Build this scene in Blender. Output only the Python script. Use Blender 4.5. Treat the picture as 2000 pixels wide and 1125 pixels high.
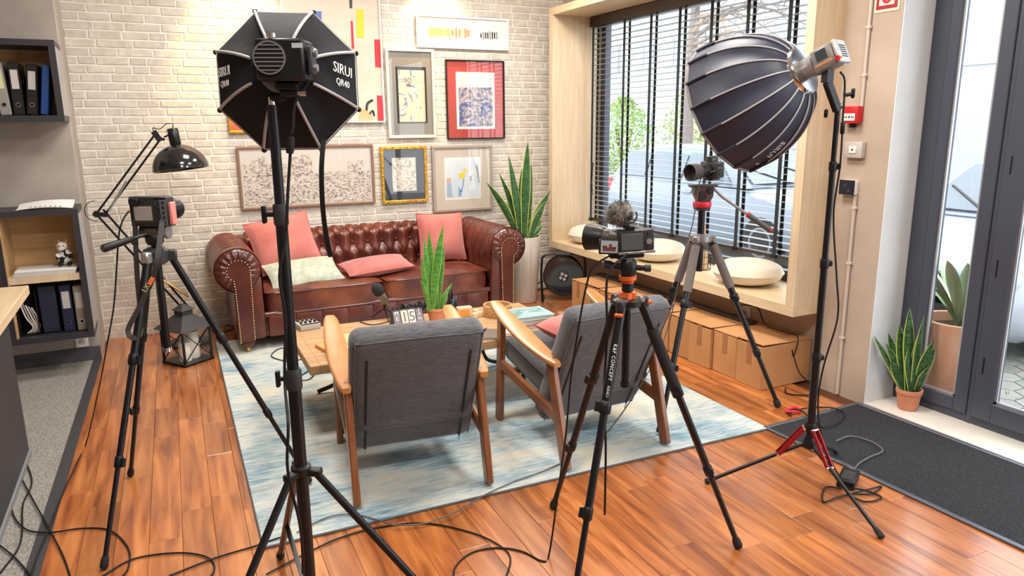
import bpy, bmesh, math, random
from mathutils import Vector, Matrix, Euler
for o in list(bpy.data.objects): bpy.data.objects.remove(o)
random.seed(7)
SC = bpy.context.scene
COL = SC.collection
PI = math.pi
# ------------------------------------------------------------------ camera
FPX, YAW, PITCH, ROLL, EYE = 1420.0, .4560, .2203, .0097, Vector((0, 0, 1.60))
_fwd = Vector((math.sin(YAW)*math.cos(PITCH), math.cos(YAW)*math.cos(PITCH), -math.sin(PITCH)))
_r0 = Vector((math.cos(YAW), -math.sin(YAW), 0)); _d0 = _fwd.cross(_r0)
_right = _r0*math.cos(ROLL)+_d0*math.sin(ROLL); _down = _d0*math.cos(ROLL)-_r0*math.sin(ROLL)
cam = bpy.data.cameras.new('camera'); cam.sensor_width = 36; cam.lens = 36*FPX/2000; cam.clip_start = .05; cam.clip_end = 300
cam_o = bpy.data.objects.new('camera', cam); COL.objects.link(cam_o)
_m = Matrix((_right, -_down, -_fwd)).transposed().to_4x4(); _m.translation = EYE
cam_o.matrix_world = _m; SC.camera = cam_o
# ------------------------------------------------------------------ light
w = bpy.data.worlds.new('overcast_sky'); SC.world = w; w.use_nodes = True
bg = w.node_tree.nodes['Background']; bg.inputs[0].default_value = (.86, .935, 1.0, 1); bg.inputs[1].default_value = 3.4
SC.view_settings.view_transform = 'Standard'; SC.view_settings.look = 'None'
SC.view_settings.exposure = .50; SC.view_settings.gamma = 1; SC.view_settings.use_curve_mapping = False
def area_lamp(name, loc, sx, sy, power, col=(1, .93, .84), rot=(0, 0, 0), parent=None):
    l = bpy.data.lights.new(name, 'AREA'); l.shape = 'RECTANGLE'; l.size = sx; l.size_y = sy; l.energy = power; l.color = col
    o = bpy.data.objects.new(name, l); COL.objects.link(o); o.location = loc; o.rotation_euler = rot
    if parent: o.parent = parent
    return o
# ------------------------------------------------------------------ pixel helpers (direction from pixel, distance from what is touched)
def ray(px, py): return _right*((px-1000)/FPX)+_down*((py-562.5)/FPX)+_fwd
def Z(px, py, z=0.0):
    d = ray(px, py); return EYE+d*((z-EYE.z)/d.z)
def X(px, py, x):
    d = ray(px, py); return EYE+d*(x/d.x)
def Y(px, py, y):
    d = ray(px, py); return EYE+d*(y/d.y)
def D(px, py, q):
    d = ray(px, py); return EYE+d*(math.hypot(q[0], q[1])/math.hypot(d.x, d.y))
# ------------------------------------------------------------------ mesh builder
def frame_of(axis, up=(0, 0, 1)):
    a = Vector(axis).normalized(); u = Vector(up)
    if abs(a.dot(u.normalized())) > .98: u = Vector((0, 1, 0)) if abs(a.y) < .9 else Vector((1, 0, 0))
    s = u.cross(a).normalized(); t = a.cross(s)
    return s, t, a
def mat3(s, t, a, o=(0, 0, 0)):
    m = Matrix((s, t, a)).transposed().to_4x4(); m.translation = Vector(o); return m
def TR(loc, rz=0, rx=0, ry=0): return Matrix.Translation(Vector(loc)) @ Euler((rx, ry, rz), 'XYZ').to_matrix().to_4x4()
class MB:
    def __init__(s): s.v = []; s.f = []; s.k = []; s.cur = 0
    def add(s, vs, fs, m=None):
        o = len(s.v)
        s.v += [tuple(m @ Vector(p)) if m is not None else tuple(p) for p in vs]
        s.f += [tuple(i+o for i in f) for f in fs]; s.k += [s.cur]*len(fs); return s
    def box(s, c, size, m=None):
        a, b, d = size[0]/2, size[1]/2, size[2]/2
        vs = [(c[0]+i*a, c[1]+j*b, c[2]+k*d) for i in (-1, 1) for j in (-1, 1) for k in (-1, 1)]
        return s.add(vs, [(0, 1, 3, 2), (4, 6, 7, 5), (0, 4, 5, 1), (2, 3, 7, 6), (0, 2, 6, 4), (1, 5, 7, 3)], m)
    def span(s, a, b, m=None): return s.box([(a[i]+b[i])/2 for i in range(3)], [abs(b[i]-a[i]) for i in range(3)], m)
    def rbox(s, c, size, r=.01, seg=2, m=None):
        bm = bmesh.new(); bmesh.ops.create_cube(bm, size=1)
        bmesh.ops.scale(bm, vec=size, verts=bm.verts)
        bmesh.ops.bevel(bm, geom=bm.edges[:], offset=min(r, min(size)*.49), segments=seg, profile=.5, affect='EDGES')
        bmesh.ops.translate(bm, vec=c, verts=bm.verts); bm.verts.index_update()
        s.add([v.co[:] for v in bm.verts], [[v.index for v in f.verts] for f in bm.faces], m); bm.free(); return s
    def bar(s, p, q, w, h, up=(0, 0, 1), r=0):
        p = Vector(p); q = Vector(q); a, b, c = frame_of(q-p, up); m = mat3(a, b, c, (p+q)/2)
        return s.rbox((0, 0, 0), (w, h, (q-p).length), r, 1, m) if r else s.box((0, 0, 0), (w, h, (q-p).length), m)
    def tube(s, pts, r, n=8, cap=True, close=False):
        pts = [Vector(p) for p in pts]; N = len(pts); R = r if isinstance(r, (list, tuple)) else [r]*N
        vs = []; prev = None
        for i, p in enumerate(pts):
            if close: t = pts[(i+1) % N]-pts[i-1]
            else: t = pts[min(i+1, N-1)]-pts[max(i-1, 0)]
            if t.length < 1e-9: t = Vector((0, 0, 1))
            t.normalize()
            if prev is None: u, v_, _ = frame_of(t)
            else:
                u = prev-t*prev.dot(t)
                if u.length < 1e-6: u, _, _ = frame_of(t)
                u.normalize()
            v_ = t.cross(u); prev = u
            vs += [p+(u*math.cos(2*PI*k/n)+v_*math.sin(2*PI*k/n))*R[i] for k in range(n)]
        fs = []
        for i in range(N if close else N-1):
            j = (i+1) % N
            fs += [(i*n+k, i*n+(k+1) % n, j*n+(k+1) % n, j*n+k) for k in range(n)]
        if cap and not close: fs += [tuple(range(n-1, -1, -1)), tuple((N-1)*n+k for k in range(n))]
        return s.add(vs, fs)
    def lathe(s, prof, o=(0, 0, 0), axis=(0, 0, 1), n=24, ref=(0, 0, 1), cap=True):
        a, b, c = frame_of(axis, ref); m = mat3(a, b, c, o); vs = []; fs = []
        for r, z in prof: vs += [(r*math.cos(2*PI*k/n), r*math.sin(2*PI*k/n), z) for k in range(n)]
        for i in range(len(prof)-1): fs += [(i*n+k, i*n+(k+1) % n, (i+1)*n+(k+1) % n, (i+1)*n+k) for k in range(n)]
        if cap: fs += [tuple(range(n-1, -1, -1)), tuple((len(prof)-1)*n+k for k in range(n))]
        return s.add(vs, fs, m)
    def cyl(s, p, q, r, n=16, r2=None):
        p = Vector(p); q = Vector(q); return s.lathe([(r, 0), (r if r2 is None else r2, (q-p).length)], p, q-p, n)
    def ball(s, c, r, n=12, sc=(1, 1, 1), m=None):
        h = n//2; vs = [(c[0], c[1], c[2]+r*sc[2])]
        for i in range(1, h):
            t = PI*i/h
            vs += [(c[0]+r*sc[0]*math.sin(t)*math.cos(2*PI*k/n), c[1]+r*sc[1]*math.sin(t)*math.sin(2*PI*k/n), c[2]+r*sc[2]*math.cos(t)) for k in range(n)]
        vs.append((c[0], c[1], c[2]-r*sc[2])); e = len(vs)-1
        fs = [(0, 1+k, 1+(k+1) % n) for k in range(n)]+[(e, 1+(h-2)*n+(k+1) % n, 1+(h-2)*n+k) for k in range(n)]
        for i in range(h-2): fs += [(1+i*n+k, 1+(i+1)*n+k, 1+(i+1)*n+(k+1) % n, 1+i*n+(k+1) % n) for k in range(n)]
        return s.add(vs, fs, m)
    def grid(s, fn, nu, nv, cu=False, cv=False, m=None):
        U = nu if cu else nu+1; V = nv if cv else nv+1
        vs = [fn(i/nu, j/nv) for i in range(U) for j in range(V)]
        fs = [(i*V+j, ((i+1) % U)*V+j, ((i+1) % U)*V+(j+1) % V, i*V+(j+1) % V) for i in range(nu) for j in range(nv)]
        return s.add(vs, fs, m)
    def prism(s, poly, d0, d1, m=None):      # poly in local xy, extruded d0..d1 along local z
        n = len(poly)
        vs = [(x, y, d0) for x, y in poly]+[(x, y, d1) for x, y in poly]
        fs = [tuple(range(n-1, -1, -1)), tuple(range(n, 2*n))]+[(k, (k+1) % n, n+(k+1) % n, n+k) for k in range(n)]
        return s.add(vs, fs, m)
    def pillow(s, w, h, t, m=None, n=14, pinch=.06, round_=False):
        def side(sg):
            def fn(u, v):
                a, b = 2*u-1, 2*v-1
                if round_:
                    q = max(abs(a), abs(b)); l = math.hypot(a, b) or 1
                    a, b = a/l*q, b/l*q; e = max(0, 1-q**2.6)**.5
                    return (a*w/2, b*h/2, sg*t/2*e)
                e = (max(0, (1-abs(a)**2.4))*max(0, (1-abs(b)**2.4)))**.5
                k = 1-pinch*(1-abs(b)**2)*abs(a)**3; k2 = 1-pinch*(1-abs(a)**2)*abs(b)**3
                return (a*w/2*k, b*h/2*k2, sg*t/2*e)
            return fn
        s.grid(side(1), n, n, m=m); o = len(s.f); s.grid(side(-1), n, n, m=m)
        for i in range(o, len(s.f)): s.f[i] = s.f[i][::-1]
        return s
ROOTM = {}
def tag(o, label, cat, group=None, kind=None):
    if label: o['label'] = label
    if cat: o['category'] = cat
    if group: o['group'] = group
    if kind: o['kind'] = kind
    return o
def thing(name, label, cat, loc=(0, 0, 0), rz=0, group=None, kind=None):
    o = bpy.data.objects.new(name, None); COL.objects.link(o); o.empty_display_size = .05
    o.location = loc; o.rotation_euler = (0, 0, rz); ROOTM[o.name] = TR(loc, rz).inverted()
    return tag(o, label, cat, group, kind)
def build(name, mb, mat, parent=None, smooth=.7, local=False, label=None, kind=None, origin=None):
    me = bpy.data.meshes.new(name); vs = mb.v
    o = bpy.data.objects.new(name, me)
    if parent is not None:
        root = parent
        while root.parent is not None: root = root.parent
        if not local and root.name in ROOTM:
            m = ROOTM[root.name]; vs = [tuple(m @ Vector(p)) for p in vs]
    elif origin is not None:
        vs = [tuple(Vector(p)-Vector(origin)) for p in vs]; o.location = origin
    me.from_pydata(vs, [], mb.f)
    mats = mat if isinstance(mat, (list, tuple)) else [mat]
    for m in mats: me.materials.append(m)
    if len(mats) > 1: me.polygons.foreach_set('material_index', mb.k)
    if smooth:
        me.polygons.foreach_set('use_smooth', [True]*len(me.polygons)); me.update()
        me.set_sharp_from_angle(angle=smooth)
    me.update(); COL.objects.link(o)
    if parent is not None: o.parent = parent
    if label: o['label'] = label
    if kind: o['kind'] = kind
    return o
def single(name, mb, mat, label, cat, group=None, kind=None, smooth=.7):
    xs = [v[0] for v in mb.v]; ys = [v[1] for v in mb.v]; zs = [v[2] for v in mb.v]
    o = build(name, mb, mat, None, smooth, origin=((min(xs)+max(xs))/2, (min(ys)+max(ys))/2, min(zs)))
    return tag(o, label, cat, group, kind)
def copy_tree(o, parent=None):
    c = o.copy(); COL.objects.link(c); c.parent = parent
    for ch in list(o.children): copy_tree(ch, c)
    return c
def text(name, body, size, m, mat, parent, depth=.0006, align='CENTER', local=False, spacing=1.0):
    cu = bpy.data.curves.new('t', 'FONT'); cu.body = body; cu.size = size; cu.extrude = depth; cu.align_x = align; cu.align_y = 'CENTER'
    cu.space_character = spacing; cu.resolution_u = 2
    to = bpy.data.objects.new('t', cu); COL.objects.link(to)
    me = bpy.data.meshes.new_from_object(to); bpy.data.objects.remove(to)
    mb = MB(); mb.add([v.co[:] for v in me.vertices], [tuple(p.vertices) for p in me.polygons], m)
    bpy.data.meshes.remove(me)
    return build(name, mb, mat, parent, 0, local)
def smooth_path(pts, n=6):
    P = [Vector(p) for p in pts]
    if len(P) < 3: return P
    P = [P[0]*2-P[1]]+P+[P[-1]*2-P[-2]]; out = []
    for i in range(1, len(P)-2):
        a, b, c, d = P[i-1], P[i], P[i+1], P[i+2]
        for k in range(n):
            t = k/n
            out.append(.5*((2*b)+(c-a)*t+(2*a-5*b+4*c-d)*t*t+(3*b-a-3*c+d)*t**3))
    out.append(P[-2]); return out
# ------------------------------------------------------------------ materials
def mk(name, c1, c2=None, rough=.5, metal=0, scale=8, stretch=(1, 1, 1), detail=4, ramp=(.35, .65), bump=0, bscale=None, bstretch=None,
       spec=.5, coat=0, sheen=0, rand=0, emit=0, trans=0, shift=False, c3=None, dist=0):
    m = bpy.data.materials.new(name); m.use_nodes = True; nt = m.node_tree; N = nt.nodes; L = nt.links
    b = N['Principled BSDF']
    b.inputs['Roughness'].default_value = rough; b.inputs['Metallic'].default_value = metal
    b.inputs['Specular IOR Level'].default_value = spec
    b.inputs['Coat Weight'].default_value = coat; b.inputs['Coat Roughness'].default_value = .16
    b.inputs['Sheen Weight'].default_value = sheen
    if trans: b.inputs['Transmission Weight'].default_value = trans
    col = None
    tc = N.new('ShaderNodeTexCoord'); vec = tc.outputs['Object']
    if shift:
        oi = N.new('ShaderNodeObjectInfo'); sc = N.new('ShaderNodeMath'); sc.operation = 'MULTIPLY'; sc.inputs[1].default_value = 37.0
        L.new(oi.outputs['Random'], sc.inputs[0]); va = N.new('ShaderNodeVectorMath'); L.new(vec, va.inputs[0]); L.new(sc.outputs[0], va.inputs[1]); vec = va.outputs[0]
    def noise(s_, st, det):
        mp = N.new('ShaderNodeMapping'); mp.inputs['Scale'].default_value = st; L.new(vec, mp.inputs['Vector'])
        t = N.new('ShaderNodeTexNoise'); t.inputs['Scale'].default_value = s_; t.inputs['Detail'].default_value = det; t.inputs['Distortion'].default_value = dist
        L.new(mp.outputs[0], t.inputs['Vector']); return t.outputs['Fac']
    if c2 is not None:
        f = noise(scale, stretch, detail); r = N.new('ShaderNodeValToRGB'); L.new(f, r.inputs[0])
        e = r.color_ramp.elements; e[0].position = ramp[0]; e[1].position = ramp[1]
        e[0].color = (*c1, 1); e[1].color = (*c2, 1)
        if c3 is not None: q = e.new((ramp[0]+ramp[1])/2); q.color = (*c3, 1)
        col = r.outputs[0]
    else:
        rg = N.new('ShaderNodeRGB'); rg.outputs[0].default_value = (*c1, 1); col = rg.outputs[0]
    if rand:
        oi2 = N.new('ShaderNodeObjectInfo'); mr = N.new('ShaderNodeMapRange'); mr.inputs['To Min'].default_value = 1-rand; mr.inputs['To Max'].default_value = 1+rand
        L.new(oi2.outputs['Random'], mr.inputs[0]); hs = N.new('ShaderNodeHueSaturation'); L.new(mr.outputs[0], hs.inputs['Value']); L.new(col, hs.inputs['Color']); col = hs.outputs[0]
    L.new(col, b.inputs['Base Color'])
    if emit: L.new(col, b.inputs['Emission Color']); b.inputs['Emission Strength'].default_value = emit
    if bump:
        f = noise(bscale or scale*4, bstretch or stretch, 3); bp = N.new('ShaderNodeBump'); bp.inputs['Strength'].default_value = bump; bp.inputs['Distance'].default_value = .01
        L.new(f, bp.inputs['Height']); L.new(bp.outputs[0], b.inputs['Normal'])
    return m
def glass(name, tint=(1, 1, 1), refl=.035):
    m = bpy.data.materials.new(name); m.use_nodes = True; nt = m.node_tree; N = nt.nodes; L = nt.links
    N.remove(N['Principled BSDF']); out = N['Material Output']
    t = N.new('ShaderNodeBsdfTransparent'); t.inputs[0].default_value = (*tint, 1)
    g = N.new('ShaderNodeBsdfGlossy'); g.inputs['Roughness'].default_value = .02
    lw = N.new('ShaderNodeLayerWeight'); lw.inputs[0].default_value = .5; pw = N.new('ShaderNodeMath'); pw.operation = 'POWER'; pw.inputs[1].default_value = 5
    L.new(lw.outputs['Facing'], pw.inputs[0]); fr = N.new('ShaderNodeMath'); fr.operation = 'MULTIPLY_ADD'; fr.inputs[1].default_value = .9; fr.inputs[2].default_value = refl; L.new(pw.outputs[0], fr.inputs[0])
    mx = N.new('ShaderNodeMixShader'); L.new(fr.outputs[0], mx.inputs[0]); L.new(t.outputs[0], mx.inputs[1]); L.new(g.outputs[0], mx.inputs[2]); L.new(mx.outputs[0], out.inputs[0])
    return m
def art(name, stops, scale=6, dist=2, detail=4, kind='noise', stretch=(1, 1, 1)):
    m = bpy.data.materials.new(name); m.use_nodes = True; nt = m.node_tree; N = nt.nodes; L = nt.links; b = N['Principled BSDF']
    tc = N.new('ShaderNodeTexCoord'); mp = N.new('ShaderNodeMapping'); mp.inputs['Scale'].default_value = stretch; L.new(tc.outputs['Object'], mp.inputs[0])
    if kind == 'noise':
        t = N.new('ShaderNodeTexNoise'); t.inputs['Distortion'].default_value = dist; t.inputs['Detail'].default_value = detail; t.inputs['Scale'].default_value = scale; f = t.outputs['Fac']
    else:
        t = N.new('ShaderNodeTexVoronoi'); t.inputs['Scale'].default_value = scale; t.distance = 'CHEBYCHEV'; f = t.outputs['Color']
    L.new(mp.outputs[0], t.inputs['Vector']); r = N.new('ShaderNodeValToRGB'); L.new(f, r.inputs[0]); r.color_ramp.interpolation = 'CONSTANT' if kind == 'const' else 'LINEAR'
    e = r.color_ramp.elements
    e[0].position, e[0].color = stops[0][0], (*stops[0][1], 1); e[1].position, e[1].color = stops[-1][0], (*stops[-1][1], 1)
    for p, c in stops[1:-1]: q = e.new(p); q.color = (*c, 1)
    L.new(r.outputs[0], b.inputs['Base Color']); b.inputs['Roughness'].default_value = .6
    return m
BLACK = mk('black plastic', (.007, .007, .008), rough=.42, spec=.35)
BLACKM = mk('black anodised metal', (.006, .006, .008), rough=.3, spec=.4)
DKGREY = mk('dark grey plastic', (.03, .03, .034), rough=.45, spec=.4)
GREY = mk('grey metal', (.34, .34, .35), rough=.35, metal=.7)
CHROME = mk('chrome', (.75, .76, .78), rough=.12, metal=1)
SILVER = mk('silver ribs', (.42, .42, .43), rough=.45)
RED = mk('red plastic', (.55, .015, .02), rough=.35)
DKRED = mk('dark red anodised', (.30, .012, .02), rough=.3, metal=.4)
ORANGE = mk('orange anodised', (.75, .13, .02), rough=.3, metal=.3)
WHITE = mk('white paint', (.82, .82, .80), rough=.5)
PAPER = mk('paper', (.80, .79, .76), rough=.8)
BRASS = mk('brass', (.62, .40, .14), rough=.3, metal=1)
GOLD = mk('gilt bamboo', (.72, .42, .07), (.45, .22, .02), rough=.32, metal=.7, scale=30)
RUBBER = mk('rubber', (.012, .012, .012), rough=.8)
SCREENMAT = mk('display', (.05, .06, .07), rough=.12)
CABLE = mk('black cable', (.008, .008, .009), rough=.5, spec=.3)
PLASTER = mk('grey plaster', (.33, .29, .255), (.42, .375, .335), rough=.85, scale=2.2, bump=.15, bscale=14)
CONCRETE = mk('painted concrete', (.44, .345, .27), (.53, .43, .345), rough=.8, scale=2.5, bump=.12, bscale=10)
WHITEWALL = mk('white reveal', (.74, .77, .79), (.80, .83, .84), rough=.7, scale=3)
BRICKM = mk('whitewashed brick', (.55, .505, .435), (.67, .625, .555), rough=.85, scale=14, rand=.07, bump=.35, bscale=40, shift=True)
MORTAR = mk('pale mortar', (.74, .71, .65), (.79, .765, .71), rough=.9, scale=20, bump=.3, bscale=60)
OAK = mk('pale oak veneer', (.66, .50, .32), (.74, .585, .40), rough=.42, scale=5, stretch=(9, 9, .6), bump=.02)
OAKH = mk('pale oak board', (.66, .49, .30), (.75, .58, .385), rough=.4, scale=5, stretch=(9, .6, 9), bump=.02)
SHELFWOOD = mk('shelf oak lining', (.50, .30, .13), (.60, .38, .18), rough=.45, scale=5, stretch=(.7, 6, 6))
TABLEWOOD = mk('oak tabletop', (.36, .205, .095), (.50, .31, .155), rough=.5, scale=4, stretch=(.8, 14, 8), bump=.05)
TEAK = mk('teak chair frame', (.17, .055, .018), (.26, .092, .032), rough=.3, scale=6, stretch=(8, 1, 1), coat=.3)
TEAKL = mk('oiled armrest', (.43, .175, .05), (.50, .225, .075), rough=.26, scale=16, stretch=(3, .5, 1), coat=.3)
PLANKM = mk('acacia plank', (.20, .046, .010), (.56, .21, .06), rough=.30, spec=.8, scale=2.6, stretch=(9, .8, 4), ramp=(.3, .72), rand=.17, coat=.55, shift=True, c3=(.40, .125, .03), dist=.5)
FABRIC = mk('grey woven upholstery', (.045, .046, .055), (.115, .112, .122), rough=.95, scale=90, stretch=(.3, 1, 4), detail=8, bump=.25, bscale=400, bstretch=(1, 1, 1), sheen=.3)
LEATHER = mk('oxblood leather', (.070, .014, .011), (.145, .033, .020), rough=.3, scale=5, bump=.12, bscale=50, coat=.15)
LEATHERS = mk('worn leather seat', (.095, .019, .014), (.29, .085, .036), rough=.32, scale=4, ramp=(.42, .75), bump=.14, bscale=40, coat=.15)
PINK = mk('dusty pink velvet', (.41, .115, .10), (.52, .175, .15), rough=.9, scale=5, sheen=.5, bump=.1, bscale=60)
PINKTRIM = mk('pink piping', (.36, .07, .06), rough=.8)
GREENC = mk('sage patterned cotton', (.38, .41, .32), (.52, .54, .44), rough=.95, scale=22, bump=.2)
CREAM = mk('cream canvas', (.72, .64, .52), (.78, .71, .60), rough=.95, scale=3, bump=.15, bscale=120)
CARTON = mk('cardboard', (.50, .245, .095), (.57, .295, .125), rough=.85, scale=3, bump=.05, rand=.10)
CARTON_TAPE = mk('brown packing tape', (.36, .15, .055), rough=.35)
TERRA = mk('terracotta', (.62, .24, .13), (.68, .28, .16), rough=.6, scale=6)
LEAF = mk('snake plant green', (.010, .045, .018), (.06, .17, .05), rough=.35, scale=8, stretch=(2, 2, 9), dist=1.5)
LEAFEDGE = mk('leaf yellow margin', (.52, .56, .12), rough=.4)
LEAFL = mk('snake plant light green', (.04, .17, .025), (.14, .36, .06), rough=.35, scale=8, stretch=(2, 2, 9), dist=1.5)
SOIL = mk('soil', (.03, .02, .015), (.07, .05, .03), rough=1, scale=40)
FRAMEGREY = mk('anthracite window frame', (.060, .068, .095), rough=.4)
GLASS = glass('clear glass'); CARGLASS = mk('car glass', (.10, .13, .16), rough=.06, spec=.8)
SOFTBLACK = mk('black softbox cloth', (.008, .008, .011), (.016, .016, .021), rough=.75, scale=6, bump=.3, bscale=14, spec=.2)
SOFTNAVY = mk('charcoal softbox cloth', (.016, .019, .040), (.026, .029, .055), rough=.5, scale=5, bump=.2, bscale=10)
# ================================================================== the room
WY = 6.27            # brick face
def struct(name, mb, mat, parent=None, smooth=0, label=None):
    o = build(name, mb, mat, parent, smooth)
    if parent is None: o['kind'] = 'structure'
    if label: o['label'] = label
    return o
def strip_outline(y): return -.441+(y-6.1)*.0256      # edge between carpet and planks
BY = .0256
# floor slab and planks
fl = struct('floor', MB().span((-3.2, -1.5, -.20), (3.86, 6.45, -.012)), mk('floor edge wood', (.10, .03, .01), rough=.5), label='orange-brown acacia plank floor')
ax_u = Vector((math.sin(BY), math.cos(BY), 0)); ax_w = Vector((math.cos(BY), -math.sin(BY), 0)); org = Vector((-.585, .45, 0))
PW = .121; planks = []
rp = random.Random(3)
for i in range(36):
    w0 = i*PW; u = -rp.uniform(0, .9)
    while u < 5.95:
        ln = rp.choice((.45, .62, .8, .8, .95, 1.1)); u0, u1 = max(u, 0), min(u+ln, 5.83); u += ln
        if u1-u0 < .04: continue
        c = org+ax_u*((u0+u1)/2)+ax_w*(w0+PW/2)
        if c.x > 3.53: continue
        planks.append((c, u1-u0))
def vis(c):
    v = c-EYE; d = v.dot(_fwd)
    if d < .3: return None
    return 1000+FPX*v.dot(_right)/d, 562.5+FPX*v.dot(_down)/d, d
planks = [(c, l) for c, l in planks if c.y > .55]
planks.sort(key=lambda q: (0 if (vis(q[0]) and -150 < vis(q[0])[0] < 2150 and vis(q[0])[1] < 1400) else 1, q[0].length))
rest = MB()
for n_, (c, l) in enumerate(planks):
    a, b = PW/2-.0006, l/2-.0006; bv = .0012
    vs = [(-a, -b, -.012), (a, -b, -.012), (a, b, -.012), (-a, b, -.012), (-a, -b, -.001), (a, -b, -.001), (a, b, -.001), (-a, b, -.001),
          (-a+bv, -b+bv, 0), (a-bv, -b+bv, 0), (a-bv, b-bv, 0), (-a+bv, b-bv, 0)]
    fs = [(3, 2, 1, 0), (8, 9, 10, 11)]+[(k, (k+1) % 4, 4+(k+1) % 4, 4+k) for k in range(4)]+[(4+k, 4+(k+1) % 4, 8+(k+1) % 4, 8+k) for k in range(4)]
    if n_ < 300:
        p = build('plank', MB().add(vs, fs), PLANKM, fl, 0, local=True); p.location = c; p.rotation_euler = (0, 0, -BY)
    else: rest.add(vs, fs, TR(c, -BY))
if rest.v: build('plank_rest', rest, PLANKM, fl, 0, kind='stuff')
# carpet with its metal edge on the left
CARPET = mk('grey speckled carpet', (.10, .095, .09), (.48, .44, .40), rough=1, scale=260, ramp=(.36, .66), bump=.5, bscale=300)
e0, e1 = strip_outline(5.75), strip_outline(.0)
struct('carpet', MB().add([(-3, 0, .002), (e1-.05, 0, .002), (e0-.05, 5.75, .002), (-3, 5.75, .002), (-3, 0, -.011), (e1-.05, 0, -.011), (e0-.05, 5.75, -.011), (-3, 5.75, -.011)],
       [(0, 1, 2, 3), (7, 6, 5, 4), (0, 4, 5, 1), (1, 5, 6, 2), (2, 6, 7, 3), (3, 7, 4, 0)]), CARPET, label='grey speckled carpet strip left of the planks')
struct('trim_1', MB().add([(e1-.05, 0, .004), (e1+.002, 0, .004), (e0+.002, 5.75, .004), (e0-.05, 5.75, .004), (e1-.05, 0, -.011), (e1+.002, 0, -.011), (e0+.002, 5.75, -.011), (e0-.05, 5.75, -.011)],
       [(0, 1, 2, 3), (7, 6, 5, 4), (0, 4, 5, 1), (1, 5, 6, 2), (2, 6, 7, 3), (3, 7, 4, 0)]), mk('dark carpet edging', (.045, .045, .05), rough=.5), label='dark edging between carpet and planks')
# brick wall
wb = struct('wall_back', MB().span((-.75, WY+.006, -.02), (3.75, WY+.2, 3.15)), MORTAR, label='whitewashed brick wall behind the sofa')
bricks = []; rb = random.Random(11); CH = .0605; zc = .028; row = 0
while zc < 2.95:
    x = -.44-rb.uniform(0, .2)
    while x < 3.70:
        l = rb.choice((.115, .15, .18, .2, .22, .24)); x1 = min(x+l, 3.70)
        x0 = max(x, -.46)
        if x1-x0 > .03: bricks.append((x0, x1, zc))
        x += l
    zc += CH; row += 1
def hidden(b):
    x = (b[0]+b[1])/2; z = b[2]
    if .45 < x < 2.65 and z < .72: return 1
    if z < .06 or z > 2.62: return 1
    for a in ((.64, 1.72, .95, 1.45), (1.9, 2.3, 1.5, 2.24), (2.44, 3.0, 1.48, 2.17), (2.18, 3.05, 2.27, 2.53), (1.82, 2.21, .94, 1.43), (2.29, 2.86, .84, 1.41), (1.1, 1.85, 1.64, 2.8)):
        if a[0] < x < a[1] and a[2] < z < a[3]: return 1
    return 0
bricks.sort(key=lambda b: (hidden(b), (Vector(((b[0]+b[1])/2, WY, b[2]))-EYE).length/max(.05, b[1]-b[0])))
rest = MB()
for n_, (x0, x1, z) in enumerate(bricks):
    a, h = (x1-x0)/2-.0045, CH/2-.0045; j = lambda: rb.uniform(-.0022, .0022); dp = .0065+rb.uniform(-.002, .002); bv = .004
    back = [(-a+j(), 0, -h+j()), (a+j(), 0, -h+j()), (a+j(), 0, h+j()), (-a+j(), 0, h+j())]
    fr = [(p[0]-math.copysign(bv, p[0]), -dp, p[2]-math.copysign(bv, p[2])) for p in back]
    fs = [(4, 5, 6, 7)]+[(k, (k+1) % 4, 4+(k+1) % 4, 4+k) for k in range(4)]
    c = ((x0+x1)/2, WY+.007, z)
    if n_ < 300:
        p = build('brick', MB().add(back+fr, fs), BRICKM, wb, 0, local=True); p.location = c
    else: rest.add(back+fr, fs, Matrix.Translation(c))
build('brick_rest', rest, BRICKM, wb, 0, kind='stuff')
# left plaster pillar that carries the box shelves
struct('wall_left', MB().span((-3.2, 5.75, -.02), (-.447, 6.46, 3.15)), PLASTER, label='grey plaster wall with the box shelves')
struct('baseboard_left', MB().span((-3.2, 5.735, .0), (-.447, 5.75, .10)), mk('dark scuffed skirting', (.035, .035, .04), (.09, .09, .1), rough=.35, scale=6), label='dark skirting below the plaster wall')
# right wall with window opening, column, door bay
RX = 3.64
ob = MB()
ob.span((RX, 3.05, -.02), (RX+.25, 6.30, .50)); ob.span((RX, 3.05, 2.58), (RX+.25, 6.30, 3.15))
ob.span((RX, 5.99, .50), (RX+.25, 6.30, 2.58)); ob.span((RX, 3.03, .50), (RX+.25, 3.06, 2.58))
struct('wall_right', ob, CONCRETE, label='beige painted wall under the box window')
struct('wall_column', MB().span((3.59, 2.68, -.02), (3.88, 3.03, 3.15)), [CONCRETE], label='beige concrete column between window and door')
struct('wall_reveal', MB().span((3.592, 2.674, 0), (3.85, 2.681, 3.0)), WHITEWALL, label='white door reveal on the side of the column')
struct('wall_lintel', MB().span((3.6, -1.5, 2.72), (3.88, 2.68, 3.15)), WHITEWALL)
struct('wall_front', MB().span((-3.2, -1.6, -.02), (3.88, -1.5, 3.15)), CONCRETE)
struct('wall_side', MB().span((-3.3, -1.5, -.02), (-3.2, 6.46, 3.15)), PLASTER)
struct('ceiling', MB().span((-3.2, -1.5, 3.15), (3.88, 6.46, 3.3)), WHITE)
STONE = mk('cream stone sill', (.66, .62, .55), (.74, .70, .63), rough=.5, scale=5)
struct('trim_2', MB().span((3.585, -1.5, -.15), (3.86, 2.676, .004)), STONE, label='cream stone threshold in front of the glazed door')
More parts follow.
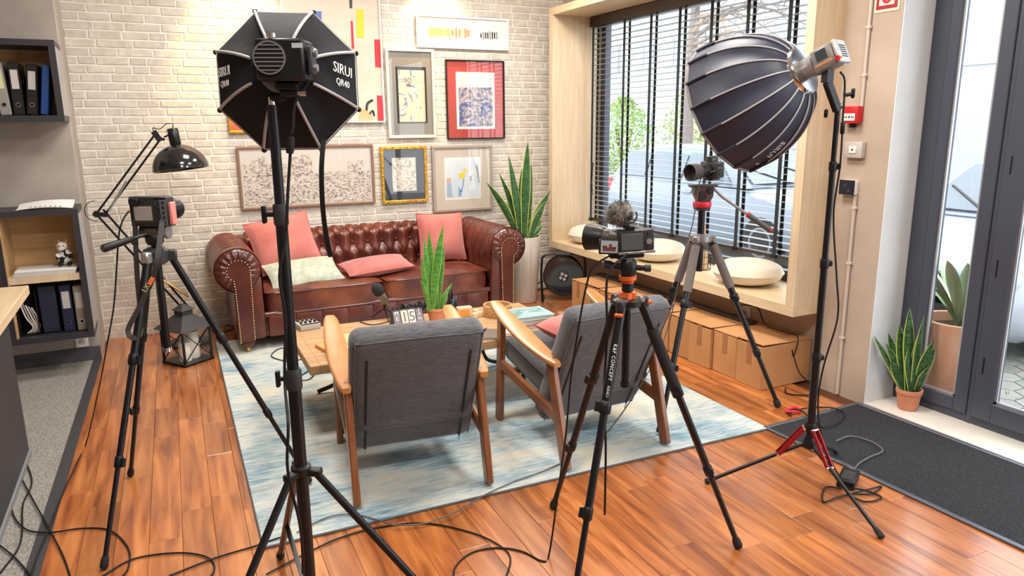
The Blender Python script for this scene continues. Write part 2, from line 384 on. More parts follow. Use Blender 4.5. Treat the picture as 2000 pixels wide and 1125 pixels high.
# window_1 : deep oak box lining
win = thing('window_1', 'wide window set in a deep pale oak box lining', None, (3.35, 4.5, .46), kind='structure')
F0, F1, T = 3.35, 3.93, .062
Y0, Y1, Z0, Z1 = 3.03, 6.02, .465, 2.615
build('sill_board', MB().span((F0, Y0, Z0), (F1, Y1, Z0+T)), OAKH, win, 0)
build('head_board', MB().span((F0, Y0, Z1-T), (F1, Y1, Z1)), OAKH, win, 0)
build('side_board', MB().span((F0, Y1-T, Z0+T), (F1, Y1, Z1-T)), OAK, win, 0)
build('side_board', MB().span((F0, Y0, Z0+T), (F1, Y0+T, Z1-T)), OAK, win, 0)
for a, b in (((3.87, Y0+T, Z0+T), (3.93, Y1-T, .60)), ((3.87, Y0+T, Z1-T-.06), (3.93, Y1-T, Z1-T)), ((3.87, Y1-T-.07, .6), (3.93, Y1-T, 2.5)), ((3.87, Y0+T, .6), (3.93, Y0+T+.07, 2.5))):
    build('window_frame', MB().span(a, b), FRAMEGREY, win, 0)
build('pane', MB().span((3.895, Y0+T+.06, .59), (3.903, Y1-T-.06, 2.50)), GLASS, win, 0)
# door_1 : anthracite glazed door and sidelight
DX = 3.83
dr = thing('door_1', 'anthracite framed glass entrance door with narrow sidelight', None, (DX, 1.5, 0), kind='structure')
def dbar(n, y0, y1, z0, z1, x0=DX, x1=DX+.07): return build(n, MB().rbox(((x0+x1)/2, (y0+y1)/2, (z0+z1)/2), (x1-x0, y1-y0, z1-z0), .004, 1), FRAMEGREY, dr, 0)
dbar('outer_frame', 2.575, 2.674, 0, 2.72); dbar('outer_frame', .2, 2.575, 2.66, 2.72); dbar('outer_frame', .2, 2.575, 0.004, .05)
dbar('sash_stile', 2.515, 2.573, .05, 2.66, DX-.012, DX+.05); dbar('sash_stile', 2.235, 2.305, .05, 2.66, DX-.012, DX+.05)
dbar('sash_rail', 2.305, 2.515, .05, .125, DX-.012, DX+.05); dbar('sash_rail', 2.305, 2.515, 2.58, 2.66, DX-.012, DX+.05)
dbar('mullion', 2.205, 2.235, 0, 2.66, DX-.002, DX+.08)
dbar('door_stile', 2.10, 2.205, .05, 2.66, DX-.018, DX+.05); dbar('door_rail', .3, 2.10, .05, .155, DX-.018, DX+.05); dbar('door_rail', .3, 2.10, 2.56, 2.66, DX-.018, DX+.05)
dbar('door_stile', .2, .3, .05, 2.66, DX-.018, DX+.05)
ALU = mk('brushed glazing bead', (.55, .57, .60), rough=.3, metal=.6)
for (ya, yb, za, zb) in ((2.305, 2.515, .125, 2.58), (.3, 2.10, .155, 2.56)):
    build('glazing_bead', MB().span((DX+.0, yb-.012, za), (DX+.012, yb, zb)).span((DX, ya, za), (DX+.012, ya+.012, zb)).span((DX, ya, za), (DX+.012, yb, za+.012)), ALU, dr, 0)
    build('pane', MB().span((DX+.018, ya, za), (DX+.026, yb, zb)), GLASS, dr, 0)
for z in (.30, .82, 1.34, 1.86): build('weep_slot', MB().span((DX-.0195, 2.165, z), (DX-.0185, 2.172, z+.09)), BLACK, dr, 0)
# entrance mat
mat_m = mk('black bristle mat', (.006, .006, .009), (.075, .075, .085), rough=1, scale=220, ramp=(.45, .75), bump=.9, bscale=260)
mt = thing('entrance_mat', 'black bristle entrance mat with metal edging in front of the door', 'mat', (3.2, 1.2, 0), .015)
build('mat_pile', MB().rbox((0, .0, .005), (.70, 2.92, .010), .004, 1), mat_m, mt, 0, local=True)
for sx in (-1, 1): build('metal_edge', MB().rbox((sx*.362, 0, .006), (.024, 2.97, .013), .003, 1), mk('mat edge', (.10, .11, .14), rough=.35, metal=.5), mt, 0, local=True)
build('metal_edge', MB().rbox((0, 1.473, .006), (.70, .024, .013), .003, 1), mk('mat edge end', (.13, .14, .16), rough=.35, metal=.5), mt, 0, local=True)
# ceiling spots that wash the wall; unseen fill panels added to brighten the room
def ceiling_spot(loc, where, target, power, col=(1, .56, .17), size=1.2):
    r = thing('ceiling_spot', 'warm ceiling spot washing the brick wall above '+where, 'spotlight', loc, group='ceiling spots over the brick wall')
    build('housing', MB().lathe([(.035, 0), (.045, .09), (.045, .12)], (loc[0], loc[1], loc[2]), (0, 0, 1), 16), BLACK, r)
    l = bpy.data.lights.new('spot', 'SPOT'); l.energy = power; l.color = col; l.spot_size = size; l.spot_blend = .55; l.shadow_soft_size = .03
    o = bpy.data.objects.new('bulb', l); COL.objects.link(o); o.parent = r; o.location = (0, 0, -.02)
    o.rotation_euler = (Vector(target)-Vector(loc)).to_track_quat('-Z', 'Y').to_euler()
ceiling_spot((.735, 5.98, 3.02), 'the octagonal softbox', (.735, 6.27, 2.35), 105); ceiling_spot((2.36, 5.98, 3.02), 'the white picture frame', (2.36, 6.27, 2.3), 105)
for i, (x, y) in enumerate(((.4, .9), (2.3, .9), (.4, 3.0), (2.3, 3.0), (.9, 4.9), (2.6, 4.9))):  # panels added out of view to lift the interior light
    r = thing('added_fill_panel', 'unseen square fill panel added to brighten the sitting area', 'fill light', (x, y, 3.10), group='added fill panels')
    build('housing', MB().span((x-.32, y-.32, 3.115), (x+.32, y+.32, 3.15)), WHITE, r, 0)
    area_lamp('fill_light', (0, 0, .005), .6, .6, 34, (1, .95, .88), parent=r)
# ================================================================== rug
def rug_material():
    m = bpy.data.materials.new('faded blue wool rug'); m.use_nodes = True; nt = m.node_tree; N = nt.nodes; L = nt.links; b = N['Principled BSDF']; b.inputs['Roughness'].default_value = 1; b.inputs['Specular IOR Level'].default_value = .1
    tc = N.new('ShaderNodeTexCoord')
    def nz(st, sc, det, ro):
        mp = N.new('ShaderNodeMapping'); mp.inputs['Scale'].default_value = st; L.new(tc.outputs['Object'], mp.inputs[0]); t = N.new('ShaderNodeTexNoise'); t.inputs['Scale'].default_value = sc; t.inputs['Detail'].default_value = det; t.inputs['Roughness'].default_value = ro; L.new(mp.outputs[0], t.inputs['Vector']); return t.outputs['Fac']
    def mixf(a, b_, f):
        x = N.new('ShaderNodeMix'); x.inputs[0].default_value = f; L.new(a, x.inputs[2]); L.new(b_, x.inputs[3]); return x.outputs[0]
    big = nz((1, 1.8, 1), 1.5, 6, .6); streak = nz((1, 7, 1), 6, 12, .8); f = mixf(big, streak, .5)
    r = N.new('ShaderNodeValToRGB'); L.new(f, r.inputs[0]); e = r.color_ramp.elements; e[0].position = .40; e[0].color = (.13, .24, .31, 1); e[1].position = .60; e[1].color = (.66, .59, .44, 1)
    q = e.new(.465); q.color = (.33, .43, .47, 1); q = e.new(.525); q.color = (.55, .57, .53, 1)
    L.new(r.outputs[0], b.inputs['Base Color']); bp = N.new('ShaderNodeBump'); bp.inputs['Strength'].default_value = .4; bp.inputs['Distance'].default_value = .006; L.new(nz((1, 1, 1), 140, 3, .6), bp.inputs['Height']); L.new(bp.outputs[0], b.inputs['Normal'])
    return m
RUG = rug_material()
rz = -.0225; rg = thing('area_rug', 'pale blue and cream distressed rug under sofa, table and armchairs', 'rug', (1.565, 4.21, 0), rz)
build('pile', MB().rbox((0, 0, .005), (2.58, 3.06, .010), .004, 1), RUG, rg, 0, local=True)
build('bound_edge', MB().tube([(-1.29, -1.53, .005), (1.29, -1.53, .005)], .005, 6).tube([(1.29, -1.53, .005), (1.29, 1.53, .005)], .004, 6).tube([(-1.29, -1.53, .005), (-1.29, 1.53, .005)], .004, 6), mk('rug binding', (.10, .11, .12), rough=.9), rg, 0, local=True)
RUGZ = .0103
# ================================================================== sofa
SX, SF, SB = 1.545, 5.38, 6.235          # centre, front, back
so = thing('chesterfield_sofa', 'oxblood leather chesterfield sofa with tufted back and scroll arms', 'sofa', (SX, 5.8, 0))
AC, AZ, AR, IN = 1.062, .615, .160, .900
NAIL = mk('brass nail heads', (.85, .62, .30), rough=.25, metal=.9)
# base rail
build('base', MB().rbox((SX, (SF+.05+SB)/2, .175), (2*AC+.02, SB-SF-.09, .17), .02, 2), LEATHER, so)
m = MB()
for i in range(9):
    xa = SX-IN+.02+i*(2*IN-.04)/9; xb = xa+(2*IN-.04)/9
    m.rbox(((xa+xb)/2, SF+.045, .175), (xb-xa+.004, .06, .155), .012, 2)
build('front_rail', m, LEATHER, so)
for i in range(1, 9): build('rail_button', MB().ball((SX-IN+.02+i*(2*IN-.04)/9, SF+.018, .175), .011, 8, (1, .6, 1)), LEATHER, so)
build('front_lip', MB().tube([(SX-IN, SF+.04, .262), (SX+IN, SF+.04, .262)], .022, 10), LEATHER, so)
# seat cushions
for sx in (-1, 1):
    cx = SX+sx*IN/2; wd, dp, th = IN-.022, .60, .185
    def cushion(u, v, cx=cx, wd=wd, dp=dp, th=th):
        a, b = 2*u-1, 2*v-1
        return a, b
    mbc = MB(); n = 18
    def top(sg):
        def fn(u, v):
            a, b = 2*u-1, 2*v-1
            e = (1-abs(a)**6)*(1-abs(b)**6)
            crown = .026*(1-a*a)*(1-b*b) if sg > 0 else 0
            wr = .006*math.sin(9*a+4*b+sx)*math.sin(7*b+2*a)*max(0, 1-a*a) if sg > 0 else 0
            return (cx+a*wd/2, SF+.02+dp/2+b*dp/2, .345+sg*(th/2-.012*(1-e))+crown+wr)
        return fn
    mbc.grid(top(1), n, n); o_ = len(mbc.f); mbc.grid(top(-1), n, n)
    for i in range(o_, len(mbc.f)): mbc.f[i] = mbc.f[i][::-1]
    ring = lambda t, z, g: [(cx+max(-1, min(1, g*math.copysign(abs(math.cos(t*2*PI))**.22, math.cos(t*2*PI))))*wd/2, SF+.02+dp/2+math.copysign(abs(math.sin(t*2*PI))**.22, math.sin(t*2*PI))*dp/2*g, z)][0]
    mbc.grid(lambda u, v: ring(u, .262+.158*v, 1+.012*math.sin(PI*v)), 64, 4, cu=True)
    sc = build('seat_cushion', mbc, LEATHERS, so, 1.2)
    for z in (.422, .266): build('piping', MB().tube([ring(k/64, z, 1.004) for k in range(64)], .0065, 6, close=True), LEATHER, sc)
# tufted back: u across, v up the face and over the rolled top
DXT, ROWS = .128, (.18, .50, .80)
def tuft(s, v):
    best = 1e9; cre = 1.0
    for k, rv in enumerate(ROWS):
        off = DXT/2 if k % 2 else 0
        q = ((s-off)/DXT+.5) % 1-.5
        d = math.hypot(q*DXT/.06, (v-rv)/.16); best = min(best, d)
    # diagonal creases between buttons
    a = (s/DXT+(v-ROWS[0])/(ROWS[1]-ROWS[0])*.5) % 1; b = (s/DXT-(v-ROWS[0])/(ROWS[1]-ROWS[0])*.5) % 1
    cr = min(abs(a-round(a)), abs(b-round(b)))
    return -.034*math.exp(-best*best*1.6)-.012*math.exp(-(cr/.08)**2)+.010
def back_path(v):      # (y, z) and normal; face rises, then rolls over to the rear
    L1 = .30; Rr = .085; total = L1+Rr*PI*1.25; s = v*total
    if s < L1:
        t = s/L1; return Vector((0, 6.03+.05*t, .40+.30*t)), Vector((0, -.985, .16))
    a = (s-L1)/Rr; c = Vector((0, 6.08+Rr, .70)); d = Vector((0, -math.cos(a), math.sin(a)))
    return c+d*Rr*1.0, d
def backf(u, v):
    x = -IN-.02+u*(2*IN+.04); p, nrm = back_path(v); h = tuft(x, v*1.28)
    if v > .86: h *= max(0, (1-v)/.14)
    return p+Vector((SX+x, 0, 0))+nrm*h
build('tufted_back', MB().grid(backf, 210, 44), LEATHER, so, 2.5)
nb = int(2*IN/DXT)
for k, rv in enumerate(ROWS):
    for i in range(-8, 9):
        x = i*DXT+(DXT/2 if k % 2 else 0)
        if abs(x) > IN-.02: continue
        p, nrm = back_path(rv/1.28); build('tuft_button', MB().ball(p+Vector((SX+x, 0, 0))-nrm*.020, .0115, 8), LEATHER, so)
build('back_shell', MB().rbox((SX, 6.17, .45), (2*AC, .09, .62), .03, 2), LEATHER, so)
# arms
for sx in (-1, 1):
    cx = SX+sx*AC
    def armf(u, v, sx=sx, cx=cx):
        # v around profile from inner bottom, up, over roll to the outer underside
        y = SF+u*(SB-SF-.02)
        L1 = .26
        if v < .3:
            t = v/.3; px_, pz = SX+sx*(IN), .36+t*(AZ-.36); nx, nz = -sx, 0
            px_ = SX+sx*(IN+.0)
        else:
            a = (v-.3)/.7*PI*1.45; nx, nz = -sx*math.cos(a), math.sin(a); px_, pz = cx+nx*AR, AZ+nz*AR
        s = (y-SF)/DXT*1.0
        h = 0
        if y > SF+.08 and v < .62: h = tuft((y-SF)*1.0, v*1.15+.1)*.8*min(1, (y-SF-.08)/.08)
        elif v >= .62: h = -.007*abs(math.sin((y-SF)*PI/.064))**.5*min(1, (y-SF)/.05)
        rise = .0
        return (px_+nx*h, y, pz+nz*h+rise)
    build('arm_roll', MB().grid(armf, 90, 60), LEATHER, so, 2.5)
    build('arm_panel', MB().rbox((SX+sx*(AC-.045), (SF+SB)/2, .33), (.16, SB-SF-.03, .47), .03, 2), LEATHER, so)
    # pleated front face of the scroll and its nailed panel
    def facef(u, v, sx=sx, cx=cx):
        a = u*2*PI; r = AR*(.35+.65*v); pl = .006*math.sin(a*17)*math.sin(PI*v)
        return (cx+math.cos(a)*r, SF-.035*math.sin(PI*min(1, v*.9+.1))**.6+pl*.8+.012*v, AZ+math.sin(a)*r)
    build('scroll_face', MB().grid(facef, 102, 8, cu=True), LEATHER, so, 2.5)
    # facing: disc of radius .075 plus tapering leg down to the foot
    R2 = .078; xi = cx-sx*R2; pts = []
    for k in range(15):
        a = math.radians(-62+k*(242/14)); pts.append((cx-(-sx)*0+sx*math.cos(a)*R2*1.0, AZ+math.sin(a)*R2))
    # pts runs from outer-lower round the top to inner side
    low = [(cx-sx*.075, .40), (cx-sx*.070, .095), (cx+sx*.026, .095), (cx+sx*.030, .47)]
    poly = pts+low
    mpl = MB(); P = [(x, SF-.036, z) for x, z in poly]; Q = [(x, SF+.03, z) for x, z in poly]; n = len(P)
    mpl.add(P+Q, [tuple(range(n)), tuple(range(2*n-1, n-1, -1))]+[(k, n+k, n+(k+1) % n, (k+1) % n) for k in range(n)])
    bd = MB(); cc = Vector((sum(p[0] for p in poly)/n, 0, sum(p[1] for p in poly)/n))
    fp = build('arm_facing', mpl, LEATHER, so, .5)
    nails = MB(); loop = poly+[poly[0]]; step = .0165
    for (x0, z0), (x1, z1) in zip(loop[:-1], loop[1:]):
        L = math.hypot(x1-x0, z1-z0); kk = max(1, int(L/step))
        if abs(z0-.095) < .01 and abs(z1-.095) < .01: continue
        for q in range(kk):
            t = q/kk; nails.ball((x0+(x1-x0)*t, SF-.037, z0+(z1-z0)*t), .0058, 6, (1, .6, 1))
    build('nail_trim', nails, NAIL, fp, 1.5, kind='stuff')
    build('arm_front', MB().rbox((SX+sx*(AC-.060), SF+.03, .33), (.20, .06, .47), .025, 2), LEATHER, so)
    for yy in (SF+.02, SB-.08):
        ft = build('foot', MB().lathe([(.024, .045), (.045, .06), (.05, .075), (.045, .095)], (cx-sx*.025, yy, 0), (0, 0, 1), 16), mk('turned foot wood', (.10, .03, .015), rough=.3), so)
        build('caster', MB().lathe([(.012, .022), (.018, .035), (.022, .05)], (cx-sx*.025, yy, 0), (0, 0, 1), 12).cyl((cx-sx*.025-.008, yy-.008, RUGZ+.013), (cx-sx*.025+.008, yy-.008, RUGZ+.013), .013, 14), BRASS, ft)
# ================================================================== cushions on the sofa
def cushion(name, label, w, h, t, m, mat, piping=None, group=None, pinch=.06):
    o = thing(name, label, 'cushion', m.translation, group=group)
    cv = build('cover', MB().pillow(w, h, t, m, 16, pinch), mat, o, 1.5)
    if piping:
        def pt(a, b):
            k = 1-pinch*(1-abs(b)**2)*abs(a)**3; k2 = 1-pinch*(1-abs(a)**2)*abs(b)**3
            return m @ Vector((a*w/2*k, b*h/2*k2, 0))
        pts = [pt(-1+2*i/12, -1) for i in range(12)]+[pt(1, -1+2*i/12) for i in range(12)]+[pt(1-2*i/12, 1) for i in range(12)]+[pt(-1, 1-2*i/12) for i in range(12)]
        build('piping', MB().tube(pts, .0045, 5, close=True), piping, o)
    return o
def face_cam(loc, right, up, spin=0):      # cushion frame: local x = right, y = up
    r = Vector(right).normalized(); u = Vector(up); u = (u-r*u.dot(r)).normalized(); n = r.cross(u)
    return mat3(r, u, n, loc) @ Matrix.Rotation(spin, 4, 'Z')
p = Y(553, 462, 5.93)
cushion('scatter_cushion', 'square dusty pink cushion tilted on the left of the sofa', .50, .44, .16, face_cam((p.x, 5.935, .705), (1, -.05, 0), (0, .42, .9), .20), PINK, PINKTRIM, 'pink sofa cushions')
cushion('scatter_cushion', 'sage green patterned cushion lying under the tilted pink one', .56, .34, .12, face_cam((.985, 5.66, .505), (1, .05, .02), (0, .92, .42), .05), GREENC, None)
cushion('scatter_cushion', 'flat narrow pink cushion lying in the middle of the sofa seat', .56, .28, .12, face_cam((1.56, 5.66, .508), (1, .06, .03), (0, .97, .2), .05), PINK, PINKTRIM, 'pink sofa cushions')
cushion('scatter_cushion', 'upright pink cushion leaning against the right end of the sofa back', .42, .42, .16, face_cam((2.22, 5.915, .657), (1, -.02, 0), (0, .30, .95), -.03), PINK, PINKTRIM, 'pink sofa cushions')
# ================================================================== coffee table
TZ = .42
ct = thing('coffee_table', 'low oak coffee table with black curved metal legs between sofa and chairs', 'table', (1.39, 3.95, 0), -.02)
for i in range(4): build('top_board', MB().rbox((0, -.281+i*.1875, TZ-.025), (1.42, .186, .05), .003, 1), TABLEWOOD, ct, 0, local=True)
build('breadboard_end', MB().rbox((-.735, 0, TZ-.025), (.055, .75, .05), .003, 1), TABLEWOOD, ct, 0, local=True); build('breadboard_end', MB().rbox((.735, 0, TZ-.025), (.055, .75, .05), .003, 1), TABLEWOOD, ct, 0, local=True)
for sx in (-1, 1):
    for sy in (-1, 1):
        pts = smooth_path([(sx*.60, sy*.30, TZ-.05), (sx*.56, sy*.31, .30), (sx*.47, sy*.31, .18), (sx*.50, sy*.32, .07), (sx*.62, sy*.33, RUGZ+.012)], 5)
        build('leg', MB().tube(pts, .013, 8), BLACKM, ct, local=True)
# ================================================================== armchairs
def make_chair(label):
    t = thing('armchair', label, 'armchair', (0, 0, 0), group='grey armchairs with teak frames')
    W = .295
    for s in (-1, 1):
        x = s*W
        build('leg', MB().bar((x, .70, RUGZ+.003), (x, .655, .635), .032, .052, (0, 1, 0), .006), TEAK, t, .5, local=True)
        build('leg', MB().bar((x, 0.0, RUGZ+.009), (x, .145, .53), .032, .062, (0, 1, 0), .006), TEAK, t, .5, local=True)
        # armrest: flat paddle, widest in the middle, falling to the rear
        def arm(u, v, x=x, s=s):
            yy = .735-u*.665; zz = .668-.155*u-.016*math.sin(PI*u)
            hw = (.020+.032*math.sin(PI*min(1, u*.9+.08))**.8)*(1 if .02 < u < .98 else .75)
            a = v*2*PI; sp_ = lambda q: math.copysign(abs(q)**.45, q); return (x+s*.008+sp_(math.cos(a))*hw, yy, zz+sp_(math.sin(a))*.0125)
        mb_ = MB(); mb_.grid(arm, 22, 20, cv=True)
        mb_.f += [tuple(range(19, -1, -1)), tuple(22*20+k for k in range(20))]; mb_.k += [0, 0]
        build('armrest', mb_, TEAKL, t, 1.0, local=True)
        build('side_rail', MB().bar((x, .668, .345), (x, .075, .245), .026, .062, (0, 0, 1), .008), TEAK, t, .5, local=True)
    build('cross_rail', MB().bar((-W, .64, .30), (W, .64, .30), .05, .024, (0, 0, 1), .005), TEAK, t, .5, local=True)
    build('cross_rail', MB().bar((-W, .27, .27), (W, .27, .27), .05, .024, (0, 0, 1), .005), TEAK, t, .5, local=True)
    a, b, c = frame_of((0, .60, .12), (0, 0, 1)); mm = mat3(a, b, c, (0, .44, .375))
    sc = build('seat_cushion', MB().rbox((0, 0, 0), (.535, .135, .56), .045, 4, mm), FABRIC, t, 1.0, local=True)
    build('seat_piping', MB().tube([mm @ Vector(q) for q in ((-.262, .052, -.27), (-.262, .052, .27), (.262, .052, .27), (.262, .052, -.27))], .004, 6, close=True), FABRIC, sc, local=True)
    up = Vector((0, -.30, .60)).normalized(); rgt = Vector((1, 0, 0)); nn = rgt.cross(up); mm = mat3(rgt, up, nn, (0, .157, .475))
    bc = build('back_cushion', MB().rbox((0, 0, 0), (.575, .685, .125), .05, 4, mm), FABRIC, t, 1.0, local=True)
    hw, hh, dz = .268, .322, .052
    seam = [(-hw, -hh, dz), (-hw, hh-.03, dz), (-hw+.03, hh, dz), (hw-.03, hh, dz), (hw, hh-.03, dz), (hw, -hh, dz)]
    build('back_seam', MB().tube([mm @ Vector(q) for q in smooth_path(seam, 4)], .0035, 6), FABRIC, bc, local=True)
    for s in (-1, 1):
        z_ = build('zip', MB().rbox((s*.222, -.04, .0635), (.011, .56, .005), .002, 1, mm), BLACK, bc, 0, local=True)
        build('zip_pull', MB().rbox((s*.222, -.333, .066), (.007, .026, .003), .001, 1, mm), GREY, bc, 0, local=True)
    return t
ch1 = make_chair('grey upholstered teak armchair nearest the light stand, seat empty')
ch2 = copy_tree(ch1); ch2['label'] = 'grey upholstered teak armchair with a pink cushion on its seat'
ch1.location = (.937, 2.80, 0); ch1.rotation_euler = (0, 0, -.13)
ch2.location = (1.905, 2.728, 0); ch2.rotation_euler = (0, 0, .024)
cushion('scatter_cushion', 'small pink cushion lying on the seat of the right armchair', .34, .30, .12, TR((1.93, 3.19, .535), .5, .25, .05), PINK, PINKTRIM)
# ================================================================== plants
def leaf(name, base, tip, width, parent, mats, bend=(0, 0, 0), face=None, cup=.25, n=10, tw=.4):
    base, tip = Vector(base), Vector(tip); ax = tip-base; bend = Vector(bend)
    f = Vector(face) if face is not None else Vector((-.3, -1, .1))
    mbl = MB(); vs = []
    prev = 0
    for i in range(n+1):
        t = i/n; p = base+ax*t+bend*(4*t*(1-t))
        d = (ax+bend*(4-8*t)).normalized(); s = d.cross(f).normalized(); s = Matrix.Rotation(tw*(t-.3), 3, d) @ s; nn = s.cross(d)
        wd = width*.5*(.55+.9*t if t < .5 else 1.0*(1-((t-.5)/.5)**2.2))+.0004
        for q, k in ((-1, 1), (-.84, .62), (0, -.55), (.84, .62), (1, 1)): vs.append(p+s*wd*q-nn*wd*cup*k)
    fs = []
    for i in range(n):
        for j in range(4): fs.append(((i*5+j, i*5+j+1, (i+1)*5+j+1, (i+1)*5+j), 1 if j in (0, 3) else 0))
    for f_, k in fs: mbl.cur = k; mbl.add([], []); mbl.f.append(f_); mbl.k.append(k)
    mbl.v = [tuple(v) for v in vs]
    return build(name, mbl, mats, parent, 1.2)
SNAKE = [LEAF, LEAFEDGE]; SNAKEL = [LEAFL, mk('leaf pale margin', (.26, .46, .10), rough=.4)]
def plant(root, y, leaves, mats, width, cx, zb, spread=.05, plane=Y):
    for i, (bx, by, tx, ty, wm) in enumerate(leaves):
        dy = ((i*37) % 7-3)/3*spread
        b = plane(bx, by, y+dy*.6); b.z = zb if True else b.z; t = plane(tx, ty, y+dy)
        bd = Vector(((t.x-b.x)*-.12, 0, 0))
        leaf('leaf', b, t, width*wm, root, mats, bd, face=(-.35+.25*math.sin(i*2.1), -1, .1), tw=.5*math.sin(i*1.7))
# tall planter behind the sofa arm
PL = (3.0, 5.86)
pt_ = thing('potted_snake_plant', 'tall snake plant in a pale ribbed floor planter beside the sofa', 'plant', (PL[0], PL[1], 0))
POTR = mk('ribbed pale planter', (.60, .54, .47), (.74, .69, .62), rough=.7, scale=40, stretch=(1, 1, .04), bump=.4, bscale=60, bstretch=(1, 1, .05))
build('planter', MB().lathe([(.108, .0), (.116, .01), (.155, .60), (.155, .612), (.142, .612), (.140, .57), (.002, .57)], (PL[0], PL[1], 0), (0, 0, 1), 40), POTR, pt_, 1.0)
build('soil', MB().lathe([(.139, .575), (.1, .582), (.001, .585)], (PL[0], PL[1], 0), (0, 0, 1), 24), SOIL, pt_)
plant(pt_, PL[1], [(1024, 490, 1031, 276, 1), (1018, 490, 993, 303, .9), (1012, 488, 950, 356, .8), (1022, 490, 1019, 330, 1), (1034, 490, 1075, 372, .9), (1030, 490, 1038, 320, .8), (1016, 490, 975, 338, .6),
                  (1036, 490, 1066, 392, .8), (1028, 490, 1050, 420, 1), (1020, 490, 1012, 400, .9), (1014, 490, 985, 392, .7), (1032, 490, 1058, 430, .8), (1024, 490, 1034, 405, .9), (1013, 490, 1000, 440, .8), (1036, 490, 1062, 438, .6)], SNAKE, .088, PL[0], .58, .09)
# snake plant on the coffee table
q = Z(853, 628, TZ); tp = thing('potted_snake_plant', 'bright green snake plant in a terracotta pot on the coffee table', 'plant', (q.x, q.y, TZ))
build('pot', MB().lathe([(.042, 0), (.056, .075), (.060, .075), (.060, .09), (.053, .09), (.05, .07), (.001, .07)], (q.x, q.y, TZ), (0, 0, 1), 28), TERRA, tp, .6)
build('soil', MB().lathe([(.05, .076), (.001, .08)], (q.x, q.y, TZ), (0, 0, 1), 20), SOIL, tp)
plant(tp, q.y, [(845, 615, 866, 440, 1.1), (842, 615, 828, 462, .9), (850, 615, 859, 485, .9), (846, 615, 838, 452, 1), (838, 615, 822, 500, .7), (856, 615, 868, 478, .8), (860, 615, 884, 552, .5), (840, 615, 820, 545, .5), (852, 615, 846, 520, 1), (862, 615, 874, 568, .9), (848, 615, 852, 540, 1.0)], SNAKEL, .046, q.x, TZ+.076, .06)
# small plant on the stone sill
q = Vector((3.725, 2.50, .004)); sp = thing('potted_snake_plant', 'small yellow edged snake plant in terracotta pot on the stone threshold', 'plant', q)
build('pot', MB().lathe([(.045, 0), (.052, .01), (.064, .10), (.069, .10), (.069, .122), (.062, .122), (.058, .1), (.001, .1)], q, (0, 0, 1), 28), TERRA, sp, .6)
build('soil', MB().lathe([(.058, .105), (.001, .11)], q, (0, 0, 1), 20), SOIL, sp)
def sill(px, py, y): return D(px, py, (q.x, q.y+(y-q.y)))
plant(sp, q.y, [(1775, 755, 1777, 600, 1), (1785, 755, 1806, 615, 1), (1768, 755, 1757, 633, .9), (1765, 755, 1735, 650, .8), (1760, 755, 1706, 655, .6), (1788, 755, 1826, 662, .9), (1790, 755, 1827, 680, 1), (1780, 755, 1775, 680, .9), (1772, 755, 1730, 670, .7), (1782, 755, 1800, 640, .9), (1785, 758, 1800, 722, 1.1), (1764, 757, 1740, 705, .7), (1792, 755, 1815, 715, .8)], SNAKE, .070, q.x, .115, .04, sill)
# ================================================================== venetian blind
BX = 3.765
bl = thing('venetian_blind', 'dark wooden venetian blind with cloth ladder tapes filling the window', 'blind', (BX, 4.5, .7))
SLAT = mk('grey slat', (.36, .37, .38), rough=.28, spec=.6)
TAPE = mk('dark ladder tape', (.018, .026, .028), rough=.9)
HEAD = mk('dark brown head rail', (.035, .022, .022), rough=.45)
ya, yb = 3.10, 5.94
build('head_rail', MB().rbox((BX, (ya+yb)/2, 2.505), (.075, yb-ya, .085), .004, 1), HEAD, bl, 0)
z = .765; m0 = None; tilt = Matrix.Rotation(math.radians(1), 4, 'Y')
while z < 2.45:
    sl = build('slat', MB().box((0, 0, 0), (.047, yb-ya-.02, .0022), tilt), SLAT, bl, 0, local=True) if m0 is None else m0.copy()
    if m0 is None: m0 = sl
    else: COL.objects.link(sl)
    sl.location = Vector((0, (ya+yb)/2-4.5, z-.7)); z += .0455
build('bottom_rail', MB().rbox((BX, (ya+yb)/2, .715), (.05, yb-ya-.02, .022), .003, 1), HEAD, bl, 0)
for i, px in enumerate((1164, 1225, 1277, 1333, 1395, 1466, 1548)):
    y = X(px, 60, BX).y
    for dx in (-.027, .027): build('ladder_tape', MB().span((BX+dx-.0008, y-.016, .70), (BX+dx+.0008, y+.016, 2.47)), TAPE, bl, 0)
    build('tape_clip', MB().rbox((BX-.03, y, .715), (.014, .05, .03), .003, 1), BLACK, bl, 0)
build('pull_cord', MB().tube(smooth_path([(BX-.04, 5.86, 2.46), (BX-.045, 5.86, 1.8), (BX-.05, 5.85, 1.2), (BX-.045, 5.84, .95)], 5), .003, 6).tube(smooth_path([(BX-.045, 5.84, 1.25), (BX-.06, 5.83, 1.18), (BX-.05, 5.85, 1.10), (BX-.06, 5.84, 1.05)], 4), .008, 6), BLACK, bl)
